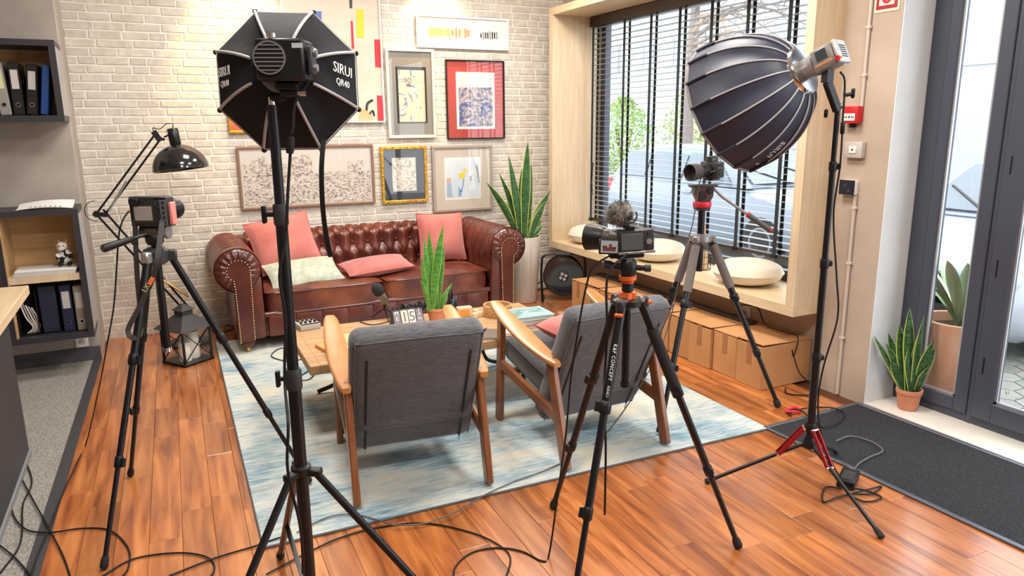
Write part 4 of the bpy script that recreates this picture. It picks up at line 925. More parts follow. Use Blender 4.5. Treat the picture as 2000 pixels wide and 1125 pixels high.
for z_ in (.02, -.018): build('dial', MB().cyl(hm_ @ Vector((.070, z_, -.04)), hm_ @ Vector((.084, z_, -.04)), .010, 14), GREY, lamp_)
build('status_label', MB().rbox((.045, .034, .0005), (.028, .012, .001), .0002, 1, hm_), mk('grey print', (.4, .45, .5), rough=.5), lamp_, 0)
build('top_stud', MB().cyl(hm_ @ Vector((-.026, .056, -.02)), hm_ @ Vector((-.026, .066, -.02)), .012, 16), CHROME, lamp_)
yk = build('yoke', MB().rbox((0, -.064, -.05), (.06, .022, .05), .005, 1, hm_).rbox((0, -.082, -.05), (.04, .02, .045), .006, 1, hm_), BLACK, s2)
build('yoke_bolt', MB().cyl(hm_ @ Vector((.03, -.082, -.03)), hm_ @ Vector((.052, -.082, -.03)), .008, 12), CHROME, yk)
build('lamp_stem', MB().cyl(hm_ @ Vector((-.008, -.09, -.05)), v1(525, 192), .011, 12), BLACK, yk)
q = S1+Vector((-.0, -.05, 0)); q2 = S1+Vector((0, -.15, 0))
build('strap', ribbon([D(632, 272, S1+ax*.1), D(628, 330, S1+ax*.08), D(630, 400, S1+ax*.08), D(637, 460, S1+ax*.08), D(646, 502, S1+ax*.08)], .014, .002, (-.4, -1, 0)), BLACK, s2)
pl = single('power_cable', MB().tube(smooth_path([hm_ @ Vector((.062, -.05, -.03)), D(577, 200, q), D(572, 250, q), D(568, 262, q)], 5), .0042, 6).lathe([(.009, 0), (.011, .01), (.011, .035), (.009, .045)], D(566, 300, q), D(568, 262, q)-D(566, 300, q), 10)
    .tube(smooth_path([D(567, 300, q), D(562, 380, q), D(558, 460, q), D(546, 540, q+Vector((-.03, 0, 0))), D(558, 620, q), D(556, 700, q), D(557, 760, q), D(563, 830, q2), D(561, 905, q2), D(570, 960, q2), D(583, 1010, q2), D(590, 1060, q2), D(592, 1120, q2)], 5), .0042, 6), CABLE, 'black lamp cable running down the left light stand', 'cable')
# ================================================================== deep parabolic softbox and stand
S3 = Vector((2.472, 2.091, 0))
t3 = thing('light_stand', 'black light stand with red leg braces by the entrance mat', 'light stand', S3)
def v3(px, py): return Vector((S3.x, S3.y, D(px, py, S3).z))
for n_, a, b, r in (('lower_tube', (1580, 868), (1592, 700), .0165), ('middle_tube', (1592, 700), (1603, 512), .0145), ('middle_tube', (1603, 512), (1612, 325), .0125), ('upper_tube', (1612, 325), (1616, 215), .0105)):
    build(n_, MB().cyl(v3(*a), v3(*b), r, 16), BLACKM, t3)
for a, r in (((1591, 698), .020), ((1603, 514), .018), ((1612, 325), .0155)):
    p = v3(*a); c_ = build('clamp_collar', MB().lathe([(r*.9, -.02), (r, -.015), (r, .015), (r*.9, .02)], p, (0, 0, 1), 16), BLACK, t3); build('clamp_knob', MB().rbox((0, 0, 0), (.022, .014, .024), .004, 1, mat3(_right, _right.cross(Vector((0, 0, 1))), Vector((0, 0, 1)), p+_right*.022)), BLACK, c_)
zh = v3(1580, 862).z
build('hub', MB().lathe([(.02, -.03), (.028, -.022), (.028, .0), (.02, .02)], v3(1580, 862), (0, 0, 1), 16), BLACK, t3)
build('slider', MB().lathe([(.02, 0), (.025, .006), (.025, .03), (.02, .04)], v3(1583, 842), (0, 0, 1), 16), BLACK, t3)
feet = [Z(1379, 944), Z(1722, 1053)]; feet.append(S3*3-feet[0]-feet[1])
for k, f in enumerate(feet):
    d = f-S3; d.z = 0; d.normalize(); top = S3+d*.03+Vector((0, 0, zh-.015)); f = f+Vector((0, 0, .026 if k == 2 else .009))
    lg = build('leg', MB().cyl(top, f, .0085, 12), BLACKM, t3); build('rubber_foot', MB().lathe([(.010, -.04), (.0125, -.02), (.014, 0), (.010, .004)], f, f-top, 12), RUBBER, lg)
    mid = top.lerp(f, .25); sl = S3+d*.028+Vector((0, 0, v3(1583, 836).z)); sd = d.cross(Vector((0, 0, 1)))
    for s_ in (-1, 1): build('red_brace', MB().bar(sl+sd*s_*.013, mid+sd*s_*.013, .018, .004, sd), DKRED, t3)
    build('rivet', MB().cyl(mid-sd*.018, mid+sd*.018, .006, 10).cyl(sl-sd*.018, sl+sd*.018, .006, 10), CHROME, t3)
_v = ray(1500, 200).normalized(); _e = _right*-.892+_down*.452; _e = (_e-_v*_e.dot(_v)).normalized(); AX = _e*.90+_v*.436; A3 = D(1568, 139, (2.43, 2.14)); DEP, R3 = .352, .284
s3 = thing('parabolic_softbox', 'deep charcoal parabolic softbox with sixteen ribs and silver lamp head', 'softbox', A3)
ux, uy, uz = frame_of(AX)
def par(k, s, lift=0, n=16):
    a = 2*PI*k/n; r = .062+(R3-.062)*math.sin(min(1, s)*PI/2)**.72; d = DEP*(s**1.35)
    return A3+AX*d+(ux*math.cos(a)+uy*math.sin(a))*(r+lift)-AX*lift*.5
for k in range(16):
    def pan3(u, v, k=k):
        p = par(k, u).lerp(par(k+1, u), v); c = A3+AX*((p-A3).dot(AX)); return p+(c-p).normalized()*.008*math.sin(PI*v)*math.sin(PI*u)
    build('panel', MB().grid(pan3, 14, 4), SOFTNAVY, s3, 2)
    build('rib', MB().tube([par(k, s_/20, .003) for s_ in range(1, 17)], .0035, 6), SILVER, s3)
    build('rib_pocket', MB().tube([par(k, s_/20, .003) for s_ in range(16, 21)], .007, 6), SOFTNAVY, s3)
build('rim_band', MB().tube([par(k, 1.0) for k in range(16)], .006, 8, close=True), mk('grey rim band', (.25, .23, .22), rough=.7), s3)
build('diffuser', MB().prism([(R3*.97*math.cos(2*PI*k/16), R3*.97*math.sin(2*PI*k/16)) for k in range(16)], -.003, 0, mat3(ux, uy, uz, A3+AX*(DEP-.01))), WHITE, s3, 0)
build('speed_ring', MB().lathe([(.045, -.012), (.092, -.010), (.098, .0), (.098, .016), (.085, .022)], A3, AX, 32), CHROME, s3)
for body, kk, off in (('SIRUI', 0, 0), ('II', 0, 0)): pass
best = sorted(range(16), key=lambda k: (EYE-par(k+.5, .6)).normalized().dot((par(k+.5, .6)-(A3+AX*DEP*.6)).normalized()), reverse=True)
low = min([k for k in range(16) if (EYE-par(k+.5, .75)).dot(par(k+.5, .75)-(A3+AX*DEP*.75)) > .02], key=lambda k: (vis(par(k+.5, .85))[0]-1515)**2+(vis(par(k+.5, .85))[1]-300)**2)
for body, u_, sz in (('SIRUI', .62, .040), ('II', .84, .028)):
    p = par(low+.5, u_); o_ = (par(low+.5, u_-.06)-p).normalized(); tg = (par(low+1, u_)-par(low, u_)).normalized(); nr = o_.cross(tg); nr = nr if (EYE-p).dot(nr) > 0 else -nr
    text('lettering', body, sz, mat3(-o_, nr.cross(-o_), nr, p+nr*.006), mk('pale print', (.6, .6, .62), rough=.5), s3)
hm3 = mat3(*frame_of(-AX), A3)
s_, t_, a_ = frame_of(-AX)
hd = build('lamp_head', MB().cyl(A3-AX*.005, A3-AX*.06, .040, 24, .046).rbox((0, 0, .105), (.092, .092, .095), .016, 2, hm3), mk('warm grey lamp casing', (.26, .235, .22), rough=.4, metal=.3), s3)
build('rear_cap', MB().rbox((0, 0, .160), (.094, .094, .018), .014, 2, hm3), mk('silver lamp cap', (.55, .56, .57), rough=.35, metal=.3), hd)
for j in range(6): build('vent', MB().rbox((0, -.024+j*.009, .1695), (.05, .004, .002), .0005, 1, hm3), BLACK, hd, 0)
vd = (EYE-A3).normalized(); sg = 1 if vd.dot(s_) > 0 else -1
build('display', MB().rbox((sg*.0465, .012, .105), (.003, .040, .045), .001, 1, hm3), SCREENMAT, hd, 0)
build('orange_strip', MB().rbox((sg*.0465, -.022, .105), (.002, .010, .07), .0005, 1, hm3), mk('copper strip', (.55, .25, .10), rough=.4), hd, 0)
build('red_dial', MB().cyl(hm3 @ Vector((sg*.03, -.03, .16)), hm3 @ Vector((sg*.052, -.03, .16)), .010, 14), RED, hd)
bp_ = hm3 @ Vector((0, -.05, .09)); bp0 = v3(1614, 222)
br = build('tilt_bracket', MB().bar(bp_+Vector((0, 0, .01)), Vector((bp_.x, bp_.y, bp_.z-.04)), .035, .03).bar(Vector((bp_.x, bp_.y, bp_.z-.035)), bp0+Vector((0, 0, .01)), .034, .026, (0, 1, 0), .004), BLACK, s3)
build('bracket_bolt', MB().cyl(bp0+Vector((0, 0, .03))-_right*.024, bp0+Vector((0, 0, .03))+_right*.024, .010, 12), CHROME, br)
build('bracket_handle', MB().cyl(bp0+_right*.02+Vector((0, 0, .07)), bp0+_right*.05+Vector((0, 0, .075)), .008, 10).rbox((0, 0, 0), (.012, .02, .04), .005, 1, mat3(_right, _right.cross(Vector((0, 0, 1))), Vector((0, 0, 1)), bp0+_right*.055+Vector((0, 0, .078)))), BLACK, br)
build('bracket_handle', MB().rbox((0, 0, 0), (.012, .02, .034), .005, 1, mat3(_right, _right.cross(Vector((0, 0, 1))), Vector((0, 0, 1)), bp0-_right*.045)), BLACK, br)
# ================================================================== wall shelves on the left
DARKF = mk('dark shelf frame', (.030, .028, .036), rough=.45); SIDEG = mk('grey shelf side', (.30, .29, .28), (.36, .35, .34), rough=.6, scale=3)
SY = 5.40
def boxshelf(label, x0, x1, z0, z1, boards=()):
    o = thing('box_shelf', label, 'shelf', ((x0+x1)/2, SY, z0), group='dark framed box shelves'); t = .036
    build('top', MB().span((x0, SY+.01, z1-t), (x1, 5.75, z1)), DARKF, o, 0); build('bottom', MB().span((x0, SY+.01, z0), (x1, 5.75, z0+t)), DARKF, o, 0)
    build('side', MB().span((x1-t*.5, SY+.01, z0+t), (x1, 5.75, z1-t)), SIDEG, o, 0); build('side', MB().span((x0, SY+.01, z0+t), (x0+t, 5.75, z1-t)), SHELFWOOD, o, 0)
    build('lining', MB().span((x1-t, SY+.02, z0+t), (x1-t*.5, 5.74, z1-t)), SHELFWOOD, o, 0)
    build('back_panel', MB().span((x0+t, 5.73, z0+t), (x1-t, 5.748, z1-t)), SHELFWOOD, o, 0)
    build('front_frame', MB().span((x0, SY, z1-t), (x1, SY+.01, z1)).span((x0, SY, z0), (x1, SY+.01, z0+t)).span((x1-t, SY, z0+t), (x1, SY+.01, z1-t)).span((x0, SY, z0+t), (x0+.03, SY+.01, z1-t)), DARKF, o, 0)
    for z in boards: build('shelf_board', MB().span((x0+.03, SY+.012, z-.045), (x1-t, 5.73, z)), OAK, o, 0)
    return o
boxshelf('upper dark framed box shelf holding ring binders on the plaster wall', -1.15, -.442, 1.650, 2.133)
boxshelf('lower dark framed box shelf with papers and toy cow on the plaster wall', -.905, -.443, .255, 1.106, (.690,))
def binder(label, x, z, w, h, col, lab, tilt=0, y=5.47, d=.26, hole=True, group='ring binders on the box shelves'):
    z += w/2*abs(math.sin(tilt))+.0005; m = TR((x, y, z), 0, 0, tilt); o = thing('ring_binder', label, 'binder', (x, y, z), group=group)
    build('cover', MB().rbox((0, d/2, h/2), (w, d, h), .004, 1, m), mk('binder '+label[:14], col, rough=.35), o, .5)
    if lab: build('spine_label', MB().box((0, -.0006, h*.68), (w*.66, .001, h*.36), m), mk('spine label', lab, rough=.6), o, 0)
    if hole:
        build('finger_ring', MB().lathe([(.010, 0), (.014, 0), (.014, .002), (.010, .002)], m @ Vector((0, -.0003, h*.2)), (0, -1, 0), 20, cap=False), CHROME, o)
        build('finger_hole', MB().cyl(m @ Vector((0, 0, h*.2)), m @ Vector((0, -.0008, h*.2)), .010, 16), BLACK, o)
    return o
zb = 1.687
binder('grey ring binder with pale yellow label at the far left of upper shelf', -.822, zb, .052, .31, (.30, .29, .27), (.72, .70, .40), -.02)
binder('grey ring binder with a tall yellow green label', -.752, zb, .058, .315, (.32, .31, .29), (.74, .74, .42), -.05)
binder('glossy black upright ring binder with white label', -.682, zb, .058, .315, (.012, .012, .014), (.62, .60, .58), 0)
binder('black ring binder leaning right beside the blue folder', -.617, zb, .058, .305, (.012, .012, .014), (.60, .60, .58), .11)
binder('slim blue folder leaning against the right side of upper shelf', -.554, zb+.002, .040, .30, (.02, .09, .36), None, .15, hole=False)
zb = .292
binder('navy ring binder with white label on the lower shelf', -.585, zb, .065, .315, (.02, .025, .06), (.55, .53, .50), 0)
binder('beige grey ring binder at the right of the lower shelf', -.510, zb, .060, .30, (.30, .27, .22), (.58, .56, .52), 0)
o = thing('magazine_file', 'black magazine file holding curled brochures on the lower shelf', 'magazine file', (-.815, 5.47, zb))
build('case', MB().span((-.86, 5.47, zb), (-.855, 5.70, zb+.30)).span((-.755, 5.47, zb), (-.750, 5.70, zb+.30)).span((-.86, 5.47, zb), (-.75, 5.70, zb+.005)).span((-.86, 5.695, zb), (-.75, 5.70, zb+.30)), BLACK, o, 0)
for i in range(5):
    x = -.845+i*.015; build('brochure', MB().tube(smooth_path([(x, 5.50, zb+.22-.01*i), (x+.025, 5.485, zb+.12), (x+.055-.006*i, 5.49, zb+.05), (x+.02, 5.50, zb+.012)], 5), .0045, 5), [PAPER, mk('grey brochure', (.45, .40, .38), rough=.6)][i % 2], o)
single('folder_case', MB().rbox((-.690, 5.60, zb+.158), (.10, .22, .31), .006, 1), mk('navy folder case', (.018, .022, .045), rough=.5), 'plain navy folder case between magazine file and navy binder', 'folder')
for i in range(4):
    single('paper_stack', MB().rbox((-.675+.004*i, 5.52-.003*i, .695+.009*i), (.34, .21, .009), .001, 1), PAPER if i % 2 else mk('off white paper', (.74, .73, .70), rough=.8), ['bottom', 'second lowest', 'third', 'topmost'][i]+' ream of white paper stacked under the toy cow', 'paper', 'reams of paper on lower shelf')
sh = thing('paper_sheet', 'curled white sheet with scribbled writing on top of lower shelf', 'paper', (-.62, 5.56, 1.107))
build('sheet', MB().grid(lambda u, v: (-.78+u*.31, 5.43+v*.22, 1.109+.012*math.sin(PI*u)+.035*v*v*(.6+.4*u)), 14, 8), PAPER, sh, 1)
for i in range(7): build('scribble', MB().tube([(-.70+i*.027+.006*math.sin(j*2.1), 5.455+.012*math.cos(j*1.7+i), 1.1135+.012*math.sin(PI*(.27+i*.087))+.001) for j in range(6)], .0014, 4), BLACK, sh)
# toy cow
cw = thing('toy_cow', 'small black and white plush cow sitting on the paper stack', 'toy', (-.560, 5.52, .732))
COW = mk('cow plush', (.02, .02, .02), (.85, .83, .80), rough=.95, scale=26, ramp=(.44, .47), detail=1)
b = Vector((-.560, 5.52, .732))
build('body', MB().ball(b+Vector((0, 0, .055)), .042, 16, (.95, .9, 1.3)), COW, cw, 2); build('head', MB().ball(b+Vector((-.006, -.02, .125)), .032, 16, (1, 1, .95)), COW, cw, 2)
build('muzzle', MB().ball(b+Vector((-.010, -.045, .115)), .020, 12, (1.15, .9, .8)), mk('muzzle plush', (.78, .66, .58), rough=.9), cw, 2)
for s in (-1, 1):
    build('ear', MB().ball(b+Vector((s*.040, -.015, .135)), .014, 10, (1.3, .5, .7)), mk('ear plush', (.30, .12, .08), rough=.9), cw, 2); build('horn', MB().cyl(b+Vector((s*.018, -.018, .148)), b+Vector((s*.024, -.018, .170)), .007, 8, .003), mk('horn', (.55, .25, .15), rough=.7), cw)
    build('eye', MB().ball(b+Vector((s*.011-.006, -.050, .132)), .004, 8), BLACK, cw); build('arm', MB().ball(b+Vector((s*.038, -.022, .06)), .016, 10, (.8, .9, 1.6)), COW, cw, 2); build('foot', MB().ball(b+Vector((s*.026, -.04, .013)), .018, 10, (.9, 1.3, .75)), BLACK, cw, 2)
# socket under the lower shelf
p = Y(160, 667, 5.75); o = thing('wall_socket', 'white wall socket below the lower box shelf', 'socket', (p.x, 5.74, p.z-.04))
build('plate', MB().rbox((p.x, 5.745, p.z), (.08, .010, .08), .004, 1), WHITE, o); build('well', MB().cyl((p.x, 5.742, p.z), (p.x, 5.7385, p.z), .020, 20), mk('socket well', (.55, .55, .53), rough=.5), o)
for s in (-1, 1): build('pin_hole', MB().cyl((p.x+s*.0095, 5.739, p.z), (p.x+s*.0095, 5.738, p.z), .003, 8), BLACK, o)
# ================================================================== desk at the left edge
dk = thing('desk', 'oak topped desk with dark side panel at the left edge', 'desk', (-1.1, 4.0, 0))
build('desk_top', MB().rbox((-1.13, 3.55, .735), (.92, 2.34, .05), .003, 1), TABLEWOOD and OAKH, dk, 0)
build('side_panel', MB().rbox((-.705, 3.30, .357), (.03, 1.62, .708), .003, 1), mk('dark desk panel', (.028, .032, .04), rough=.5), dk, 0)
build('end_panel', MB().rbox((-1.1, 4.10, .357), (.76, .03, .708), .003, 1), mk('dark desk end', (.028, .032, .04), rough=.5), dk, 0)
build('plinth', MB().rbox((-.700, 3.30, .02), (.035, 1.64, .035), .003, 1), mk('grey desk foot', (.20, .21, .22), rough=.5), dk, 0)
# ================================================================== arm lamp
LY = 5.80
al = thing('floor_lamp', 'giant black desk style floor lamp with glossy dome shade by the brick wall', 'floor lamp', (.13, 5.86, 0))
GLOSS = mk('glossy black enamel', (.008, .008, .010), rough=.08, coat=.6)
def A_(px, py, dy=0): return Y(px, py, LY+dy)
build('base', MB().lathe([(.15, 0), (.155, .006), (.155, .02), (.03, .03)], (.13, 5.86, 0), (0, 0, 1), 32), BLACKM, al)
e = A_(188, 418); t_ = A_(303, 262); bs = Vector((.13, LY, .26))
build('post', MB().cyl((.13, 5.83, .02), (.13, 5.82, .28), .018, 14), BLACKM, al)
off = Vector((.045, 0, .03))
for k, o_ in enumerate((Vector((0, 0, 0)), off)): build('lower_arm', MB().bar(bs+o_*.7, e+o_, .014, .014), BLACKM, al, 0)
off2 = Vector((.040, 0, -.022))
for k, o_ in enumerate((Vector((0, 0, 0)), off2)): build('upper_arm', MB().bar(e+o_, t_+o_, .014, .014), BLACKM, al, 0)
build('spring', MB().tube([A_(212, 412, -.012), A_(247, 355, -.012)], .008, 8), GREY, al); build('spring', MB().tube([bs+Vector((.03, -.02, .12)), bs.lerp(e, .35)+Vector((.04, -.02, 0))], .009, 8), BRASS, al)
build('elbow', MB().cyl(e+Vector((0, -.02, 0)), e+Vector((0, .02, 0)), .022, 14).bar(e+Vector((-.01, 0, 0)), e+Vector((.07, 0, -.01)), .03, .03), BLACK, al)
build('elbow_cable', MB().tube([A_(188, 412)+Vector((-.06*math.cos(a)-.01, 0, .07*math.sin(a))) for a in [math.radians(-100+20*k) for k in range(11)]], .003, 6), CABLE, al)
build('wrist', MB().bar(t_+Vector((-.01, 0, .02)), t_+Vector((.03, 0, -.05)), .03, .04).bar(t_+Vector((.02, 0, -.03)), A_(322, 273), .025, .02).cyl(A_(320, 268), A_(334, 262), .006, 8), BLACK, al)
dc = A_(340, 268); dd = Vector((.10, -.10, -1)).normalized()
build('lamp_socket', MB().lathe([(.034, -.06), (.038, -.055), (.038, .05), (.034, .055)], dc, dd, 20), BLACKM, al)
RD = .190; prof = [(.03, 0)]+[(RD*math.sin(a), .180*(1-math.cos(a))) for a in [math.radians(12+6.5*k) for k in range(13)]]; prof += [(RD*.98, .181)]+[(RD*.97*math.sin(a), .180*(1-math.cos(a))+.004) for a in [math.radians(88-8*k) for k in range(10)]]
build('dome_shade', MB().lathe(prof, dc+dd*.05, dd, 40, cap=False), GLOSS, al, 1.0)
build('bulb', MB().ball(dc+dd*.12, .03, 12), WHITE, al)
build('lamp_cable', MB().tube(smooth_path([dc-dd*.06, A_(338, 243), A_(325, 242), A_(312, 252), A_(298, 250), t_], 5), .003, 6), CABLE, al)
# ================================================================== lantern with candles
LC = Vector((.105, 5.40, 0)); LR = .62
la = thing('candle_lantern', 'black metal lantern with crossed bars and two white candles on the floor', 'lantern', LC, LR)
hw = .125; la.scale = (.88, .88, .88)
build('base', MB().rbox((0, 0, .012), (.275, .275, .024), .003, 1), BLACKM, la, 0, local=True)
for sx in (-1, 1):
    for sy in (-1, 1): build('post', MB().span((sx*hw-.007, sy*hw-.007, .024), (sx*hw+.007, sy*hw+.007, .285)), BLACKM, la, 0, local=True)
for k in range(4):
    r = Matrix.Rotation(k*PI/2, 4, 'Z'); a0, a1, b0, b1 = [r @ Vector(v) for v in ((-hw, hw, .03), (hw, hw, .28), (hw, hw, .03), (-hw, hw, .28))]
    build('cross_bar', MB().bar(a0, a1, .006, .006), BLACKM, la, 0, local=True); build('cross_bar', MB().bar(b0, b1, .006, .006), BLACKM, la, 0, local=True)
    build('pane', MB().add([r @ Vector(v) for v in ((-hw+.007, hw-.004, .024), (hw-.007, hw-.004, .024), (hw-.007, hw-.004, .285), (-hw+.007, hw-.004, .285))], [(0, 1, 2, 3)]), GLASS, la, 0, local=True)
ROOF = mk('matt black lantern roof', (.03, .027, .03), rough=.6)
def frust(n, r0, z0, r1, z1): return build(n, MB().add([(sx*r0, sy*r0, z0) for sx, sy in ((-1, -1), (1, -1), (1, 1), (-1, 1))]+[(sx*r1, sy*r1, z1) for sx, sy in ((-1, -1), (1, -1), (1, 1), (-1, 1))], [(3, 2, 1, 0), (4, 5, 6, 7)]+[(k, (k+1) % 4, 4+(k+1) % 4, 4+k) for k in range(4)]), ROOF, la, 0, local=True)
frust('roof', .165, .285, .052, .385); frust('chimney', .048, .385, .048, .425); frust('cap', .062, .425, .012, .47)
build('ring', MB().tube([(.014*math.cos(a), 0, .482+.014*math.sin(a)) for a in [2*PI*k/14 for k in range(14)]], .0025, 6, close=True), BLACKM, la, local=True)
for n_, (x, y, r, h) in enumerate(((-.042, -.028, .040, .13), (.042, -.005, .044, .19))):
    c = TR(LC, LR) @ Vector((x, y, .0212)); o = thing('pillar_candle', ['shorter', 'taller'][n_]+' white pillar candle inside the black lantern', 'candle', c, group='candles in the lantern')
    build('wax', MB().lathe([(r, 0), (r, h-.006), (r*.92, h), (r*.5, h-.006), (.001, h-.008)], c, (0, 0, 1), 24), mk('candle wax', (.80, .76, .68), rough=.5), o, .8); build('wick', MB().cyl(c+Vector((0, 0, h-.008)), c+Vector((0, 0, h+.01)), .0015, 6), BLACK, o)
# ================================================================== pictures
PY = WY-.006
def picture(label, x0, x1, z0, z1, fw, fmat, parts, depth=.028, gl=True, name='framed_picture'):
    o = thing(name, label, 'picture', ((x0+x1)/2, PY, z0), group=None); y0 = PY-depth
    for a, b in (((x0, z1-fw), (x1, z1)), ((x0, z0), (x1, z0+fw)), ((x0, z0+fw), (x0+fw, z1-fw)), ((x1-fw, z0+fw), (x1, z1-fw))):
        build('frame_bar', MB().rbox(((a[0]+b[0])/2, (y0+PY)/2, (a[1]+b[1])/2), (b[0]-a[0], depth, b[1]-a[1]), .003, 1), fmat, o, 0)
    for i, (n, xa, xb, za, zb_, mat) in enumerate(parts):
        W_, H_ = x1-x0, z1-z0; y = PY-.010-.0012*i
        build(n, MB().span((x0+xa*W_, y-.0012, z0+za*H_), (x0+xb*W_, y, z0+zb_*H_)), mat, o, 0)
    if gl: build('glass', MB().span((x0+fw, PY-depth+.004, z0+fw), (x1-fw, PY-depth+.006, z1-fw)), GLASS, o, 0)
    return o
def flat(o, n, pts, mat, y): # polygon on the picture plane from photo points
    P = [Y(px, py, y) for px, py in pts]; k = len(P)
    if (P[1]-P[0]).cross(P[2]-P[1]).y > 0: P = P[::-1]
    return build(n, MB().add(P+[p+Vector((0, .0015, 0)) for p in P], [tuple(range(k)), tuple(range(2*k-1, k-1, -1))]+[(i, k+i, k+(i+1) % k, (i+1) % k) for i in range(k)]), mat, o, 0)
BIRCH = mk('birch panel', (.60, .51, .42), (.67, .58, .49), rough=.7, scale=3, stretch=(.8, 1, 4))
cv = picture('tall pale wood panel painting with red and yellow blocks above the sofa', 1.055, 1.862, 1.633, 2.95, .012, WHITE, [('panel', .01, .99, .01, .99, BIRCH)], .03, False)
yy = PY-.014
for n, pts, col in (('blue_block', [(613, 22), (628, 22), (628, 42), (615, 42)], (.10, .16, .45)), ('yellow_block', [(696, 18), (710, 18), (711, 74), (697, 73)], (.78, .55, .03)), ('red_bar', [(685, 41), (689, 41), (692, 95), (687, 95)], (.60, .03, .04)), ('red_block', [(731, 77), (742, 77), (744, 132), (733, 131)], (.62, .02, .04)), ('red_block', [(736, 186), (746, 187), (750, 238), (738, 238)], (.62, .03, .05)),
        ('black_stroke', [(682, -10), (688, -10), (688, 16), (683, 16)], (.05, .05, .05)), ('orange_block', [(705, 212), (718, 214), (732, 237), (700, 237)], (.72, .42, .22))): flat(cv, n, pts, mk(n, col, rough=.6), yy)
build('black_curl', MB().tube(smooth_path([Y(716, 215, yy), Y(718, 202, yy), Y(728, 195, yy)], 5), .010, 6).tube(smooth_path([Y(722, 222, yy), Y(728, 216, yy), Y(731, 226, yy)], 5), .008, 6), DKGREY, cv, kind='stuff')
wf = picture('wide white frame with a row of orange and black brush marks', 2.176, 3.052, 2.262, 2.536, .018, WHITE, [('mount', .02, .98, .06, .94, mk('white mount', (.80, .79, .76), rough=.7))])
rr = random.Random(5); cols = [(.85, .50, .06), (.85, .42, .05), (.80, .28, .12), (.75, .12, .08), (.80, .45, .25)]
cmats = [mk('ink %d' % i, c, rough=.6) for i, c in enumerate(cols)]
for i in range(24):
    px = 837+i*3.5; h = rr.uniform(6, 10); flat(wf, 'brush_mark', [(px, 63-h+i*.12), (px+2.6, 62-h+i*.12), (px+3, 62+h+i*.12), (px+.6, 63+h+i*.12)], cmats[min(4, int(i/24*4+rr.random()*1.4))], PY-.013)
for i in range(8):
    px = 938+i*4.4; h = rr.uniform(5, 10); flat(wf, 'brush_mark', [(px, 70-h), (px+2.6, 70-h), (px+3, 69+h), (px+.8, 69+h)], [BLACK, GREY, DKGREY][i % 3], PY-.013)
gf = picture('silver framed poster with grey mount and peach print beside the wood panel', 1.888, 2.325, 1.497, 2.250, .026, mk('silver frame', (.66, .63, .58), rough=.35, metal=.3),
    [('mount', .05, .95, .03, .97, mk('grey mount', (.24, .225, .20), rough=.7)), ('inner_frame', .20, .83, .17, .80, BLACK), ('print', .245, .79, .185, .765, art('peach print', [(.3, (.72, .47, .28)), (.52, (.75, .52, .33)), (.56, (.55, .55, .52)), (.64, (.06, .06, .06)), (.7, (.66, .62, .55))], 5, 3, 3))])
lmx = mat3(Vector((1, 0, 0)), Vector((0, 0, 1)), Vector((0, -1, 0)), Y(797, 157, PY-.0155)); text('print_letters', 'SO', .055, lmx, BLACK, gf); lmx = lmx.copy(); lmx.translation = Y(797, 167, PY-.0155); text('print_letters', '30', .045, lmx, BLACK, gf)
ABS = art('abstract print', [(.30, (.04, .05, .20)), (.38, (.10, .16, .48)), (.44, (.03, .03, .05)), (.49, (.55, .52, .58)), (.53, (.03, .03, .04)), (.58, (.62, .60, .66)), (.64, (.55, .22, .25)), (.7, (.75, .73, .75))], 7, 3.5, 3)
picture('black framed red mounted abstract print to the right of the poster', 2.432, 3.005, 1.480, 2.172, .011, BLACK, [('mount', .015, .985, .015, .985, mk('red mount', (.40, .045, .035), (.44, .06, .05), rough=.7)), ('print_border', .17, .83, .13, .85, PAPER), ('print_sky', .20, .80, .16, .83, mk('lilac wash', (.62, .60, .60), rough=.7)), ('print', .21, .79, .165, .66, ABS)])
gd = picture('gilt bamboo framed engraving with black mount below the poster', 1.805, 2.226, .933, 1.429, .026, GOLD, [('mount', .04, .96, .03, .97, mk('black mount', (.022, .022, .03), rough=.4)), ('print', .24, .76, .21, .80, art('engraved print', [(.35, (.22, .19, .16)), (.42, (.62, .56, .48)), (.5, (.70, .65, .57)), (.56, (.30, .28, .25)), (.6, (.68, .63, .56))], 11, 2, 4))])
for i in range(7):
    for (x, z) in ((1.805+.013, .965+i*.072), (2.213, .965+i*.072)): build('bamboo_node', MB().lathe([(.013, -.006), (.017, 0), (.013, .006)], (x, PY-.016, z), (0, 0, 1), 10), GOLD, gd)
    for z in (.946, 1.416):
        if i < 6: build('bamboo_node', MB().lathe([(.013, -.006), (.017, 0), (.013, .006)], (1.85+i*.066, PY-.016, z), (1, 0, 0), 10), GOLD, gd)
bf = picture('grey framed pale watercolour with yellow blossom in a wide beige mount', 2.277, 2.870, .828, 1.425, .024, mk('taupe frame', (.36, .31, .27), rough=.4, metal=.2), [('mount', .03, .97, .03, .97, mk('beige mount', (.58, .51, .43), rough=.75)), ('print_border', .20, .80, .18, .82, PAPER), ('print', .225, .775, .21, .79, art('pale wash', [(.35, (.60, .68, .74)), (.6, (.72, .77, .80))], 4, 1, 3))])
yb2 = PY-.0165
